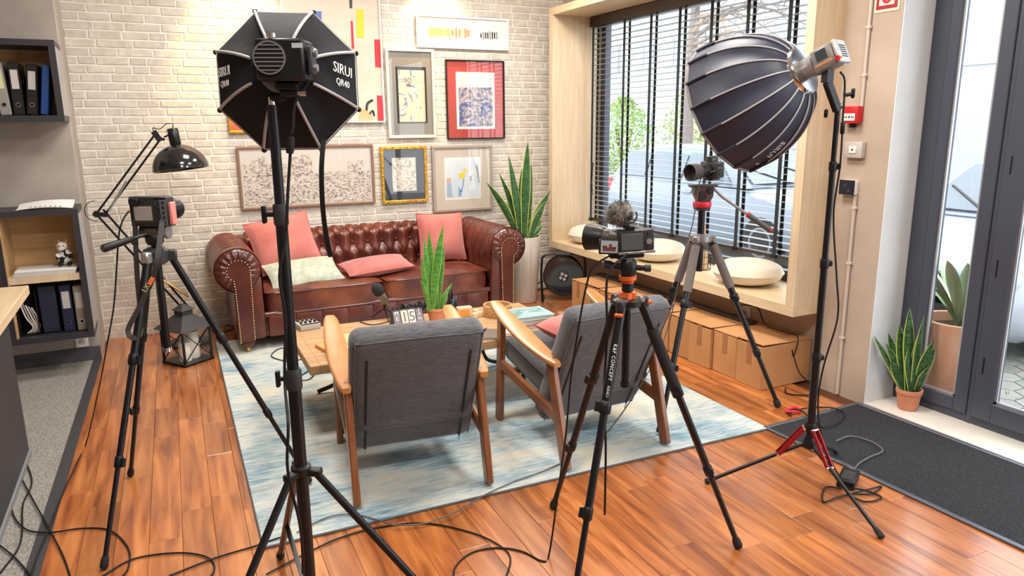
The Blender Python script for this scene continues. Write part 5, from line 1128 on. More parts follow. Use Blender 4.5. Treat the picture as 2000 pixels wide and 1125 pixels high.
for n, pts, col in (('yellow_blossom', [(896, 340), (902, 336), (907, 338), (909, 344), (904, 349), (898, 347)], (.85, .62, .05)), ('yellow_petal', [(905, 330), (910, 327), (912, 333), (908, 338)], (.85, .68, .15)), ('blue_stem', [(905, 350), (907, 349), (904, 368), (901, 376), (899, 374), (903, 366)], (.12, .25, .55)), ('blue_figure', [(895, 364), (899, 368), (902, 374), (901, 383), (895, 383), (896, 372)], (.22, .42, .75)), ('blue_block', [(873, 357), (881, 357), (884, 384), (873, 384)], (.35, .47, .62)), ('coral_patch', [(873, 348), (881, 347), (880, 355), (873, 356)], (.72, .38, .28)), ('grey_door', [(917, 344), (921, 343), (921, 354), (917, 354)], (.35, .40, .42)), ('grey_wedge', [(929, 323), (933, 323), (937, 357), (935, 357)], (.33, .38, .40))): flat(bf, n, pts, mk(n, col, rough=.6), yb2)
CITY = art('city engraving', [(.2, (.24, .20, .17)), (.36, (.40, .35, .30)), (.44, (.64, .58, .52)), (.6, (.52, .46, .40)), (.75, (.70, .65, .59))], 62, 0, 2, 'voronoi', (1, 1, 1.6))
cf_ = picture('wide wooden framed city engraving hung low above the sofa', .632, 1.742, .947, 1.453, .020, mk('walnut frame', (.24, .14, .10), rough=.4), [('paper', .01, .99, .02, .98, mk('aged paper', (.66, .61, .55), rough=.8)), ('city', .03, .97, .05, .56, CITY), ('hill_town', .03, .34, .56, .72, CITY), ('cathedral_mass', .38, .53, .56, .80, CITY), ('far_town', .80, .92, .56, .72, CITY)])
for x, w_, h_ in ((.745, .05, .12), (.80, .045, .15), (.86, .04, .10), (1.06, .07, .14), (1.14, .06, .16), (1.60, .05, .10)):
    build('tower', MB().span((x, PY-.0175, 1.22), (x+w_, PY-.016, 1.22+h_)), CITY, cf_, 0)
picture('small gilt framed red picture half hidden behind the octagonal softbox', .592, .80, 1.556, 1.76, .022, GOLD, [('print', .08, .92, .08, .92, mk('red print', (.55, .07, .04), (.70, .20, .08), rough=.5, scale=14))])
# ================================================================== right wall fittings
def wallbox(name, label, cat, px0, py0, px1, py1, d, mat, x=3.59):
    a = X(px0, py0, x); b = X(px1, py1, x); o = thing(name, label, cat, (x, (a.y+b.y)/2, min(a.z, b.z)))
    build('housing', MB().rbox((x-d/2, (a.y+b.y)/2, (a.z+b.z)/2), (d, abs(a.y-b.y), abs(a.z-b.z)), .006, 2), mat, o); return o, (a.y+b.y)/2, (a.z+b.z)/2, abs(a.y-b.y), abs(a.z-b.z)
SGN = mk('cream sign', (.78, .75, .58), rough=.5)
o, y, z, w_, h_ = wallbox('fire_sign', 'red and cream fire safety sign high on the column', 'sign', 1713, -32, 1757, 19, .004, SGN)
build('red_field', MB().span((3.5845, y-w_*.42, z-h_*.40), (3.586, y+w_*.42, z+h_*.42)), mk('sign red', (.36, .012, .03), rough=.5), o, 0)
build('cream_panel', MB().span((3.5835, y-w_*.30, z-h_*.28), (3.5845, y+w_*.30, z+h_*.30)), SGN, o, 0)
build('red_ring', MB().lathe([(.014, 0), (.030, 0), (.030, .001), (.014, .001)], (3.5835, y, z-.005), (-1, 0, 0), 28, cap=False), RED, o)
o, y, z, w_, h_ = wallbox('fire_call_point', 'red fire alarm call point on the column', 'fire alarm', 1658, 208, 1685, 241, .05, RED)
build('glass_panel', MB().rbox((3.5392, y, z-.012), (.003, w_*.72, h_*.42), .001, 1), WHITE, o, 0)
build('call_dot', MB().cyl((3.538, y, z-.012), (3.5372, y, z-.012), .006, 14), BLACK, o)
for s in (-1, 1): build('call_arrow', MB().prism([(-.012, -.002), (0, -.002), (0, -.006), (.008, 0), (0, .006), (0, .002), (-.012, .002)], 0, .001, mat3(Vector((0, -s, 0)), Vector((0, 0, 1)), Vector((-1, 0, 0)), (3.5375, y+s*.020, z-.012))), BLACK, o, 0)
build('test_key', MB().rbox((3.57, y, z-h_/2-.012), (.03, .022, .022), .003, 1), BLACK, o)
o, y, z, w_, h_ = wallbox('key_switch', 'pale grey surface key switch below the fire call point', 'switch', 1658, 276, 1690, 309, .035, mk('pale grey housing', (.52, .48, .44), rough=.5))
build('rocker', MB().rbox((3.553, y, z), (.006, w_*.42, h_*.45), .003, 1), WHITE, o); build('keyhole', MB().cyl((3.550, y, z), (3.5490, y, z), .006, 12), DKGREY, o)
o, y, z, w_, h_ = wallbox('touch_switch', 'square black glass switch lowest on the column', 'switch', 1649, 350, 1676, 381, .035, WHITE)
build('black_face', MB().rbox((3.554, y, z), (.004, w_, h_), .001, 1), mk('black glass face', (.012, .015, .03), rough=.12), o, 0)
for dy, dz in ((.012, .012), (-.014, -.016)): build('touch_ring', MB().lathe([(.005, 0), (.0065, 0), (.0065, .0006), (.005, .0006)], (3.552, y+dy, z+dz), (-1, 0, 0), 16, cap=False), GREY, o)
COND = mk('painted conduit', (.60, .52, .45), rough=.6)
ct1, cb1 = X(1697, 0, 3.58), X(1683, 208, 3.58)
o = thing('cable_conduit', 'thin painted conduit running up the column to the fire call point', 'conduit', (3.58, cb1.y, cb1.z)); build('pipe', MB().cyl((3.58, cb1.y, cb1.z), (3.58, cb1.y, 3.1), .009, 12), COND, o)
for z in (1.85, 2.1): build('clip', MB().rbox((3.58, cb1.y, z), (.022, .030, .018), .003, 1), COND, o)
a = X(1671, 382, 3.58); o = thing('cable_conduit', 'thin painted conduit running down the column to the floor', 'conduit', (3.58, a.y, 0)); build('pipe', MB().cyl((3.58, a.y, .0), (3.58, a.y, a.z), .010, 12), COND, o)
for z in (.35, .8, 1.12): build('clip', MB().rbox((3.58, a.y, z), (.022, .032, .018), .003, 1), COND, o)
# ================================================================== cartons, batten, reel
CXF = 3.205; ys = [X(px, py, CXF).y for px, py in ((1485.6, 761), (1436, 737), (1387, 718))]; wd = (ys[2]-ys[0])/2; hC = .272
for i in range(10):
    y0 = ys[0]+i*wd; jit = (.0, .012, -.006, .008, 0, .01, -.004, .006, .0, .01, .004)[i]
    where = ('at the near end of the row under the window', 'second from the near end of the carton row', 'third from the near end of the carton row', 'fourth from the near end of the carton row', 'fifth from the near end of the carton row', 'sixth from the near end of the carton row', 'seventh from the near end of the carton row', 'eighth from the near end of the carton row', 'ninth from the near end of the carton row', 'at the far end of the carton row by the cable reel')[i]
    o = thing('cardboard_carton', 'brown cardboard carton '+where, 'carton', (CXF+.2, y0+wd/2, 0), group='cartons under the window')
    build('body', MB().rbox((CXF+jit+.205, y0+wd/2, hC/2), (.41, wd-.010, hC), .004, 1), CARTON, o, 0)
    build('lid_flap', MB().rbox((-.2075, 0, .002), (.415, wd-.006, .004), .001, 1, TR((CXF+jit+.412, y0+wd/2-.001, hC+.0008), 0, 0, (.035, .012, .03, .016)[i % 4])), CARTON, o, 0)
    build('tape', MB().rbox((CXF+jit-.0006, y0+wd*.5, hC-.06), (.0012, .045, .14), .0004, 1), CARTON_TAPE, o, 0)
bt = [X(1210, 545, 3.50).y, X(1422, 616, 3.50).y]
single('black_batten', MB().rbox((3.515, 4.45, hC+.0215), (.07, 1.90, .014), .002, 1), mk('black batten', (.03, .025, .025), rough=.5), 'long black flat batten lying on top of the carton row', 'batten')
rc = Vector((3.35, 5.74, .235)); rd = Vector((-.52, -.85, 0)).normalized(); rs = Vector((.85, -.52, 0))
re = thing('cable_reel', 'black cable reel drum on a tubular stand in the corner', 'cable reel', (rc.x, rc.y, 0))
build('drum', MB().lathe([(.02, -.07), (.178, -.07), (.185, -.06), (.185, -.05), (.12, -.045), (.12, .045), (.185, .05), (.188, .058), (.180, .068), (.15, .060), (.06, .056), (.02, .056)], rc, rd, 40), GLOSS, re, .6)
build('hub', MB().lathe([(.05, .056), (.05, .075), (.03, .08)], rc, rd, 24), DKGREY, re)
for k in range(4): 
    a = k*PI/2+.4; p = rc+rd*.078+(rs*math.cos(a)+Vector((0, 0, 1))*math.sin(a))*.026; build('socket', MB().cyl(p, p+rd*.006, .014, 14), mk('reel socket', (.40, .36, .33), rough=.4), re)
build('wound_cable', MB().lathe([(.12, -.043), (.165, -.04), (.168, 0), (.165, .04), (.12, .043)], rc, rd, 32), CABLE, re)
fr = [rc+rs*.19+rd*.12-Vector((0, 0, .225)), rc+rs*.20+rd*.09+Vector((0, 0, .10)), rc+rs*.15+rd*.08+Vector((0, 0, .205)), rc-rs*.15+rd*.08+Vector((0, 0, .205)), rc-rs*.20+rd*.09+Vector((0, 0, .10)), rc-rs*.19+rd*.12-Vector((0, 0, .225))]
build('stand_frame', MB().tube(smooth_path(fr, 4), .011, 8), BLACKM, re); build('handle', MB().tube([rc-rs*.07+rd*.08+Vector((0, 0, .207)), rc+rs*.07+rd*.08+Vector((0, 0, .207))], .018, 10), BLACK, re)
build('stand_foot', MB().tube([fr[0], fr[0]-rd*.24], .010, 8), BLACKM, re); build('stand_foot', MB().tube([fr[-1], fr[-1]-rd*.24], .010, 8), BLACKM, re)
single('reel_cable', MB().tube(smooth_path([rc-rs*.16+rd*.02-Vector((0, 0, .05)), Vector((3.12, 5.92, .12)), Vector((3.02, 6.08, .012)), Vector((3.1, 6.2, .008)), Vector((3.5, 6.2, .008))], 5), .005, 6), CABLE, 'black cable coming out of the reel along the brick wall', 'cable')
# ================================================================== sill cushions and sill lantern
SZ = Z0+T
for (px, py, rd_, lb) in ((1152, 470, .20, 'farthest, half hidden behind the camera lens'), (1284, 500, .225, 'in the middle, behind the camera body'), (1460, 545, .235, 'nearest, at the right end')):
    p = Z(px, py, SZ); p.x = min(3.595, max(p.x, 3.585)); p = X(px, py-6, 3.60); p.z = SZ
    o = thing('floor_cushion', 'round cream floor cushion on the window sill, '+lb, 'cushion', p, group='round cream cushions on sill')
    build('cover', MB().pillow(2*rd_, 2*rd_, .17, Matrix.Translation(p+Vector((0, 0, .082))), 26, 0, True), CREAM, o, 2)
    build('seam', MB().tube([p+Vector((rd_*math.cos(a), rd_*math.sin(a), .082)) for a in [2*PI*k/40 for k in range(40)]], .003, 5, close=True), CREAM, o)
p = X(1371, 528, 3.655); p.z = SZ; o = thing('wire_lantern', 'wire caged candle lantern with tan leather handle on the sill', 'lantern', p)
for z in (.004, .05, .10, .15, .20): build('wire_ring', MB().tube([p+Vector((.062*math.cos(a), .062*math.sin(a), z)) for a in [2*PI*k/24 for k in range(24)]], .0022, 5, close=True), BLACKM, o)
for k in range(12): build('wire', MB().tube([p+Vector((.062*math.cos(k*PI/6), .062*math.sin(k*PI/6), z)) for z in (0, .20)], .0018, 5), BLACKM, o)
build('handle', ribbon([p+Vector((-.03, -.05, .20)), p+Vector((-.035, -.05, .26)), p+Vector((0, 0, .33)), p+Vector((.035, .05, .26)), p+Vector((.03, .05, .20))], .020, .003), mk('tan leather strap', (.42, .19, .09), rough=.6), o)
c = thing('pillar_candle', 'cream pillar candle inside the wire lantern on the sill', 'candle', p+Vector((0, 0, .006))); build('wax', MB().lathe([(.042, .0), (.042, .13), (.036, .134), (.001, .128)], p+Vector((0, 0, .006)), (0, 0, 1), 24), mk('amber wax', (.72, .52, .30), rough=.5), c); build('wick', MB().cyl(p+Vector((0, 0, .13)), p+Vector((0, 0, .15)), .0015, 6), BLACK, c)
# ================================================================== things on the coffee table
def T_(px, py, z=TZ): return Z(px, py, z)
p = T_(600, 640); o = thing('audio_mixer', 'small pale grey audio mixer with knobs at the left table end', 'audio mixer', p, .15)
build('case', MB().rbox((0, 0, .018), (.125, .135, .034), .005, 2), mk('mixer grey', (.42, .40, .36), rough=.5), o, local=True)
for i in range(4):
    for j in range(2): build('knob', MB().lathe([(.009, 0), (.009, .012), (.006, .014)], (-.042+i*.028, -.02+j*.055, .035), (0, 0, 1), 10), DKGREY, o, local=True)
build('socket_strip', MB().rbox((0, -.055, .036), (.11, .018, .004), .001, 1), BLACK, o, 0, local=True)
def book(label, c, w, d, h, rz, cover, pages=(.74, .70, .62), grp=None, name='book'):
    o = thing(name, label, 'book', c, rz, grp); cm = mk('cover '+label[:20], cover, rough=.45)
    build('front_cover', MB().rbox((0, 0, h-.0015), (w, d, .003), .0008, 1), cm, o, 0, local=True); build('back_cover', MB().rbox((0, 0, .0015), (w, d, .003), .0008, 1), cm, o, 0, local=True)
    build('pages', MB().span((-w/2+.004, -d/2+.004, .003), (w/2-.004, d/2-.004, h-.003)), mk('pages', pages, rough=.8), o, 0, local=True); build('spine', MB().span((-w/2, -d/2, .0015), (-w/2+.003, d/2, h-.0015)), cm, o, 0, local=True)
    return o
pb_ = T_(657, 682); 
book('orange and cream book lying flat near the left armrest', pb_, .15, .21, .018, .22, (.72, .28, .08))
n = T_(688, 662); nb_ = book('kraft spiral notebook lying open faced behind the left armchair', n, .15, .20, .010, .05, (.62, .42, .20), name='notebook')
for i in range(14): build('spiral_ring', MB().tube([(-.066+i*.0102, .100+.005*math.cos(a), .006+.006*math.sin(a)) for a in [2*PI*k/8 for k in range(8)]], .0010, 4, close=True), BLACK, nb_, local=True)
for i, col in enumerate(((.55, .50, .52), (.10, .12, .20), (.62, .30, .20), (.60, .58, .60))):
    q = T_(683, 697); book(('lowest', 'second', 'third', 'topmost')[i]+' thin magazine in the pile behind the left armchair', Vector((q.x, q.y+.01*i, TZ+.0085*i)), .20, .14, .008, .08-.05*i, col, grp='magazines on the table')
# podcast microphone
p = T_(748, 622); mcx = thing('desk_microphone', 'black foam podcast microphone on a small tripod on the table', 'microphone', p)
hd = Y(738, 566, p.y); tail = Y(764, 606, p.y); dv = (tail-hd).normalized()
build('foam', MB().ball((0, 0, 0), .038, 16, (1, 1, 1.25), mat3(*frame_of(dv), hd)), mk('black foam', (.025, .025, .028), rough=1, bump=.6, bscale=260), mcx, 2)
build('barrel', MB().lathe([(.024, .035), (.025, .04), (.025, .095), (.017, .105), (.015, .13)], hd, dv, 20), mk('champagne metal', (.22, .19, .15), rough=.35, metal=.6), mcx)
jt = hd+dv*.075+Vector((.0, 0, -.03)); build('swivel', MB().cyl(hd+dv*.08, jt, .012, 12).cyl(jt, Vector((jt.x, jt.y, TZ+.06)), .008, 12), BLACK, mcx)
for k in range(3):
    a = k*2*PI/3+.5; build('tripod_leg', MB().tube([Vector((jt.x, jt.y, TZ+.065)), Vector((jt.x+.085*math.cos(a), jt.y+.085*math.sin(a), TZ+.005))], .005, 8), BLACKM, mcx)
def headphones(label, c, rz, up=True):
    o = thing('headphones', label, 'headphones', c, rz, 'headphones on the coffee table'); R_ = .075
    band = [(R_*math.cos(a), 0, .075+.095*math.sin(a)) for a in [PI*k/14 for k in range(15)]] if up else [(R_*math.cos(a), .02+.12*math.sin(a), .018) for a in [PI*k/14 for k in range(15)]]
    build('headband', MB().tube(band, .008, 8), BLACK, o, local=True)
    for s in (-1, 1):
        c_ = (s*R_*.93, 0, .042) if up else (s*R_*.93, 0, .035); build('ear_cup', MB().lathe([(.022, -.014), (.034, -.012), (.036, 0), (.034, .010), (.026, .014)], c_, (s, 0, 0), 18), BLACK, o, local=True); build('ear_pad', MB().lathe([(.033, 0), (.036, .008), (.030, .016), (.018, .016)], c_, (-s, 0, 0), 18), DKGREY, o, local=True)
    return o
headphones('black headphones lying behind the podcast microphone', T_(808, 610), .3, False)
headphones('black headphones propped upright behind the green plant', T_(880, 616)+Vector((.02, .04, 0)), 1.1, True)
# flip calendar
a, b_ = T_(766, 637), T_(824, 629); d = (b_-a); L = d.length; rz_ = math.atan2(d.y, d.x)
fc_ = thing('flip_calendar', 'desk flip calendar with cards reading 1 5 and JAN', 'calendar', a, rz_)
build('stand', MB().prism([(-.045, 0), (.045, 0), (0, .10)], -.004, L+.004, mat3(Vector((0, 1, 0)), Vector((0, 0, 1)), Vector((1, 0, 0)))), DKGREY, fc_, 0, local=True)
cw_ = L/4; CM = [mk('mauve card', (.22, .19, .22), rough=.6), mk('cream card', (.66, .60, .50), rough=.6), mk('white card', (.68, .66, .64), rough=.6), mk('lilac card', (.24, .22, .27), rough=.6)]
nrm = Vector((0, -.10, .045)).normalized(); upv = Vector((0, .045, .10)).normalized()
for i, (tx, sz) in enumerate((('M\nE', .034), ('1', .085), ('5', .085), ('J\nA\nN', .028))):
    m = mat3(Vector((1, 0, 0)), upv, nrm, Vector((cw_*(i+.5), -.0265, .050))+nrm*.004)
    c_ = build('card', MB().rbox((0, 0, 0), (cw_*.90, .092, .002), .0006, 1, m), CM[i], fc_, 0, local=True)
    text('card_letters', tx, sz, m @ Matrix.Translation((0, .012 if '\n' in tx else 0, .0012)), WHITE if i in (0, 3) else mk('grey numerals', (.14, .15, .15), rough=.6), c_, local=True)
    for s in (-.25, .25): build('ring', MB().tube([Vector((cw_*(i+.5)+s*cw_, .016*math.cos(t), .100+.018*math.sin(t))) for t in [2*PI*k/14 for k in range(14)]], .0018, 5, close=True), BLACK, fc_, local=True)
# pens, blocks, bowl, books
q = T_(884, 618); single('pen', MB().cyl(q+Vector((0, .02, .002)), q+Vector((.03, .05, .11)), .004, 8), mk('blue pen', (.05, .22, .45), rough=.4), 'blue pen leaning beside the green plant', 'pen')
q = T_(889, 618); single('pen', MB().cyl(q+Vector((.012, .02, .002)), q+Vector((.045, .045, .125)), .004, 8), DKGREY, 'dark pen leaning beside the green plant', 'pen')
q = T_(907, 618); o = thing('wooden_block', 'orange fronted wooden block clock on the table', 'block', q, -.1); build('body', MB().rbox((0, 0, .032), (.095, .05, .064), .004, 1), mk('pale pine', (.72, .55, .32), rough=.5), o, 0, local=True); build('orange_face', MB().rbox((-.006, -.0255, .030), (.066, .002, .044), .001, 1), mk('orange face', (.72, .32, .06), rough=.4), o, 0, local=True)
for i, (px, py) in enumerate(((928, 621), (936, 618), (930, 614))):
    q = T_(px, py); single('wooden_cube', MB().rbox((q.x, q.y, TZ+.016), (.032, .032, .032), .003, 1), mk('pine cube', (.72, .56, .34), rough=.5), ('nearest', 'rightmost', 'rear')[i]+' small pale wooden cube beside the block clock', 'block', 'small wooden cubes')
q = T_(972, 616); bo = thing('cork_bowl', 'round cork tray bowl beside the stacked books', 'bowl', q); CORK = mk('cork', (.42, .22, .08), (.62, .38, .17), rough=.9, scale=60, bump=.4)
build('wall', MB().lathe([(.088, 0), (.090, .004), (.092, .068), (.090, .072), (.084, .072), (.082, .010), (.001, .010)], q, (0, 0, 1), 36), CORK, bo, .6); build('rim', MB().tube([q+Vector((.087*math.cos(a), .087*math.sin(a), .072)) for a in [2*PI*k/36 for k in range(36)]], .0035, 6, close=True), mk('cork rim', (.66, .46, .24), rough=.8), bo)
q = T_(1028, 640)
stack = ((.30, .21, .022, .10, (.62, .60, .55), 'lowest, grey white book in the stack at the right table end'), (.28, .205, .018, .06, (.55, .20, .20), 'second, red edged book in the stack on the table'), (.285, .21, .022, .12, (.72, .52, .50), 'third, pale pink book in the stack on the table'), (.27, .22, .024, .05, (.30, .50, .52), 'topmost book with teal photo cover in the table stack'))
z = TZ
for w_, d_, h_, r_, col, lb in stack:
    bk = book(lb, Vector((q.x+.02, q.y+.03, z)), w_, d_, h_, r_-.1, col, grp='stacked books on the table'); z += h_
build('cover_photo', MB().span((-.11, -.085, .0243), (.11, .085, .0248)), mk('teal photo', (.10, .22, .22), (.42, .62, .62), rough=.3, scale=6), bk, 0, local=True)
build('cover_motif', MB().tube(smooth_path([(-.05, -.05, .0255), (-.01, .0, .0255), (.03, .02, .0255), (.08, .03, .0255)], 5), .003, 5).tube(smooth_path([(-.02, -.06, .0255), (0, -.01, .0255), (-.03, .03, .0255)], 5), .0025, 5), mk('white motif', (.75, .85, .85), rough=.4), bk, kind='stuff', local=True)
q = T_(1000, 648); book('small open pale booklet at the front of the book stack', q+Vector((-.02, -.02, 0)), .12, .10, .012, -.5, (.62, .58, .50), name='booklet')
q = T_(1028, 640); book('dark patterned slim book left of the book stack', q+Vector((-.255, -.05, 0)), .13, .19, .014, -.45, (.14, .11, .09))
single('microphone_cable', MB().tube(smooth_path([T_(760, 628, TZ+.006), T_(730, 634, TZ+.005), T_(708, 630, TZ+.005), T_(694, 620, TZ+.005)], 5), .003, 6), CABLE, 'short black cable curving across the table from the microphone', 'cable')
# ================================================================== loose cables and floor clutter
def fc(name, label, pts, r=.0034, mat=None, n=6): return single(name, MB().tube(smooth_path([p if isinstance(p, Vector) else Z(p[0], p[1], p[2] if len(p) > 2 else .006) for p in pts], n), r, 6), mat or CABLE, label, 'cable')
C1, C2 = .009, .008
fc('floor_cable', 'black cable looping from desk over carpet edge to the left tripod foot', [(0, 830, .012), (18, 870, .012), (20, 980, .010), (45, 1030, .010), (95, 1040, .012), (160, 1032, .006), (215, 1036, .006), (250, 1070, .006), (250, 1110, .006), (225, 1140, .006)])
fc('floor_cable', 'black cable crossing the carpet edge to the bottom left', [(0, 790, .012), (30, 860, .010), (62, 935, .010), (45, 985, .01), (40, 1060, .01), (0, 1120, .01)])
fc('floor_cable', 'long black cable running from the desk foot to the bottom edge', [(0, 840, .014), (40, 930, .012), (100, 1040, .012), (125, 1090, .006), (140, 1135, .006)])
fc('floor_cable', 'black cable cutting the bottom left corner of the carpet', [(0, 1065, .01), (30, 1090, .01), (70, 1135, .01)])
fc('floor_cable', 'black cable loop on the planks beneath the octagonal softbox stand', [(200, 1125, .006), (260, 1092, .006), (340, 1080, .006), (395, 1085, .006), (418, 1102, .006), (405, 1130, .006), (330, 1150, .006)])
fc('floor_cable', 'black cable running from softbox stand along the rug corner', [(330, 1125, .006), (420, 1090, .006), (500, 1066, .006), (540, 1052, .017), (565, 1046, .017)])
fc('floor_cable', 'black cable skirting the near rug edge and looping on the planks', [(520, 1122, .006), (590, 1085, .006), (660, 1052, .006), (740, 1030, .006), (830, 1022, .006), (920, 1040, .006), (975, 1065, .006), (997, 1090, .006), (985, 1135, .006)])
fc('floor_cable', 'tangled black cables on the rug under the left table end', [(600, 700, .016), (560, 705, .016), (530, 695, .016), (550, 680, .016), (585, 690, .016), (610, 712, .016), (590, 732, .016), (560, 738, .016), (600, 742, .018), (620, 725, .016)], .0036)
fc('wall_cable', 'thin black cable on the floor between lantern and sofa', [(385, 640, .006), (420, 634, .006), (450, 636, .006), (458, 640, .006), (430, 650, .006), (410, 645, .006)], .004)
fc('adapter_cable', 'grey cable leading from mat to the black power adapter', [Z(1632, 862, .022), Z(1660, 852, .022), Z(1700, 862, .02), Z(1724, 880, .02), Z(1700, 892, .02), Z(1678, 905, .02), Z(1668, 918, .022)], .0042, mk('light grey cable', (.10, .10, .105), rough=.5))
q = Z(1656, 942); d_ = Z(1668, 916)-Z(1650, 958); ad = thing('power_adapter', 'black power adapter brick lying beside the entrance mat', 'power adapter', q, math.atan2(d_.y, d_.x)-PI/2); build('case', MB().rbox((0, 0, .019), (.075, .15, .036), .005, 2), BLACK, ad, local=True); build('label', MB().rbox((0, 0, .0375), (.05, .09, .0006), .0002, 1), DKGREY, ad, 0, local=True)
fc('adapter_cable', 'black cable coiled on the planks in front of the power adapter', [(1645, 955, .008), (1612, 952, .007), (1608, 980, .006), (1640, 970, .007), (1700, 955, .01), (1722, 950, .008), (1700, 965, .008), (1660, 965, .012), (1690, 980, .007), (1722, 972, .007), (1690, 958, .012), (1655, 953, .012)], .0038)
fc('softbox_cable', 'black lamp cable hanging from the parabolic softbox to the mat', [D(1641, 140, S3), D(1650, 160, S3), D(1646, 235, S3), D(1645, 262, S3), D(1640, 330, S3), D(1628, 420, S3+Vector((.02, .02, 0))), D(1634, 540, S3+Vector((.04, .03, 0))), D(1636, 620, S3+Vector((.04, .03, 0))), D(1610, 710, S3+Vector((.03, .02, 0))), D(1598, 780, S3+Vector((.03, .0, 0))), D(1604, 850, S3+Vector((.03, -.02, 0))), Z(1625, 905, .05), Z(1640, 930, .022)], .0042)
a_, b2 = D(1645, 262, S3), D(1647, 236, S3); single('inline_adapter', MB().lathe([(.006, 0), (.009, .005), (.009, .045), (.006, .05)], a_, b2-a_, 10), BLACK, 'small black inline plug on the parabolic softbox cable', 'plug')
fc('mat_cable', 'black cable coiled over the mat edge near the red tie', [(1540, 808, .008), (1570, 798, .016), (1620, 796, .022), (1648, 806, .022), (1640, 824, .022), (1610, 834, .022), (1590, 822, .022), (1560, 800, .018), (1536, 804, .008), (1545, 812, .008)], .0042)
q = Z(1549, 806); single('cable_tie', MB().tube([q+Vector((.045*math.cos(a), .028*math.sin(a), .014+.006*math.sin(2*a))) for a in [2*PI*k/20 for k in range(20)]], .007, 6, close=True), mk('bright red tie', (.80, .02, .05), rough=.5), 'bright red cable tie loop on the planks by the mat', 'cable tie')
# wall outlet under the window with its plug and lead
p = X(1458, 612, RX); o = thing('wall_outlet', 'white wall outlet under the window box', 'socket', (RX-.006, p.y, p.z-.05)); build('plate', MB().rbox((RX-.005, p.y, p.z), (.010, .085, .11), .004, 1), WHITE, o)
pl_ = thing('power_plug', 'black plug in the outlet under the window with lead over the cartons', 'plug', (RX-.02, p.y+.03, p.z)); p0 = Vector((RX-.045, p.y+.02, p.z))
build('plug_body', MB().lathe([(.012, 0), (.022, .008), (.022, .03), (.012, .04)], (RX-.012, p.y+.02, p.z), (-1, 0, 0), 14), BLACK, pl_)
build('lead', MB().tube(smooth_path([p0, p0+Vector((-.03, -.01, .06)), X(1478, 600, 3.5), X(1495, 634, 3.5), Vector((3.50, 3.20, .305)), Vector((3.46, 3.075, .312)), Vector((3.42, 3.06, .20)), Vector((3.36, 3.02, .26)), Vector((3.40, 2.99, .12)), Vector((3.50, 2.96, .02)), Vector((3.40, 2.90, .008)), Vector((3.30, 2.98, .008)), Vector((3.36, 3.05, .008))], 5), .0042, 6), CABLE, pl_)
# ================================================================== outside
GZ = -.12
ASPH = mk('pale asphalt', (.24, .25, .25), (.30, .31, .31), rough=.9, scale=5)
pv = thing('pavement', 'pale hexagonal block paving outside the glass door', None, (5, 3, GZ), kind='structure')
build('bedding', MB().span((3.90, -6, GZ-.2), (40, 40, GZ)), ASPH, pv, 0)
PAV = mk('grey paver', (.26, .255, .235), (.33, .325, .29), rough=.9, scale=9, rand=.10, shift=True)
hexm = None; R_ = .115; cnt = 0
for i in range(12):
    for j in range(22):
        x = 4.03+i*R_*1.5; y = .55+j*R_*1.732+(R_*.866 if i % 2 else 0)
        if cnt >= 260: continue
        if hexm is None:
            h = build('paver', MB().prism([((R_-.006)*math.cos(k*PI/3), (R_-.006)*math.sin(k*PI/3)) for k in range(6)], 0, .022), PAV, pv, 0, local=True); hexm = h
        else: h = hexm.copy(); COL.objects.link(h)
        h.location = (x-5, y-3, 0); cnt += 1
GR = mk('joint moss', (.12, .24, .05), (.25, .36, .10), rough=1, scale=30)
rg_ = random.Random(8); tf = MB()
for i in range(70):
    x, y = rg_.uniform(4.0, 5.4), rg_.uniform(.6, 2.9); a = rg_.uniform(0, 6.28)
    if math.hypot(x-4.12, y-2.50) < .30: continue
    for k in range(4): tf.add([(x, y, GZ+.015), (x+.008*math.cos(a+k), y+.008*math.sin(a+k), GZ+.015), (x+.02*math.cos(a+k*1.6), y+.02*math.sin(a+k*1.6), GZ+.05)], [(0, 1, 2)])
o = single('grass_tuft', tf, GR, 'green grass and moss in the paving joints outside', 'grass', kind='stuff', smooth=0)
# terracotta planter with agave
PQ = Vector((4.12, 2.50, GZ)); ap = thing('agave_planter', 'large terracotta planter with a pale agave outside the sidelight', 'plant', PQ)
build('planter', MB().lathe([(.13, 0), (.14, .01), (.215, .575), (.215, .60), (.185, .60), (.18, .54), (.001, .54)], PQ, (0, 0, 1), 40), mk('terracotta planter', (.60, .30, .18), (.66, .35, .22), rough=.7, scale=4), ap, .6)
build('soil', MB().lathe([(.18, .545), (.001, .55)], PQ, (0, 0, 1), 20), SOIL, ap)
AG = mk('agave leaf', (.28, .42, .24), (.44, .57, .35), rough=.45, scale=4, stretch=(1, 1, .3))
for i in range(13):
    a = i*2.4; el = .5+.9*((i*5) % 13)/13; ln = .44+.16*((i*3) % 5)/5; b = PQ+Vector((0, 0, .56)); t = b+Vector((math.cos(a)*math.cos(el), math.sin(a)*math.cos(el), math.sin(el)))*ln
    leaf('leaf', b, t, .075, ap, [AG, AG], (0, 0, .05), face=(-math.sin(a)*0-math.cos(a), -math.sin(a), .8), cup=.3)
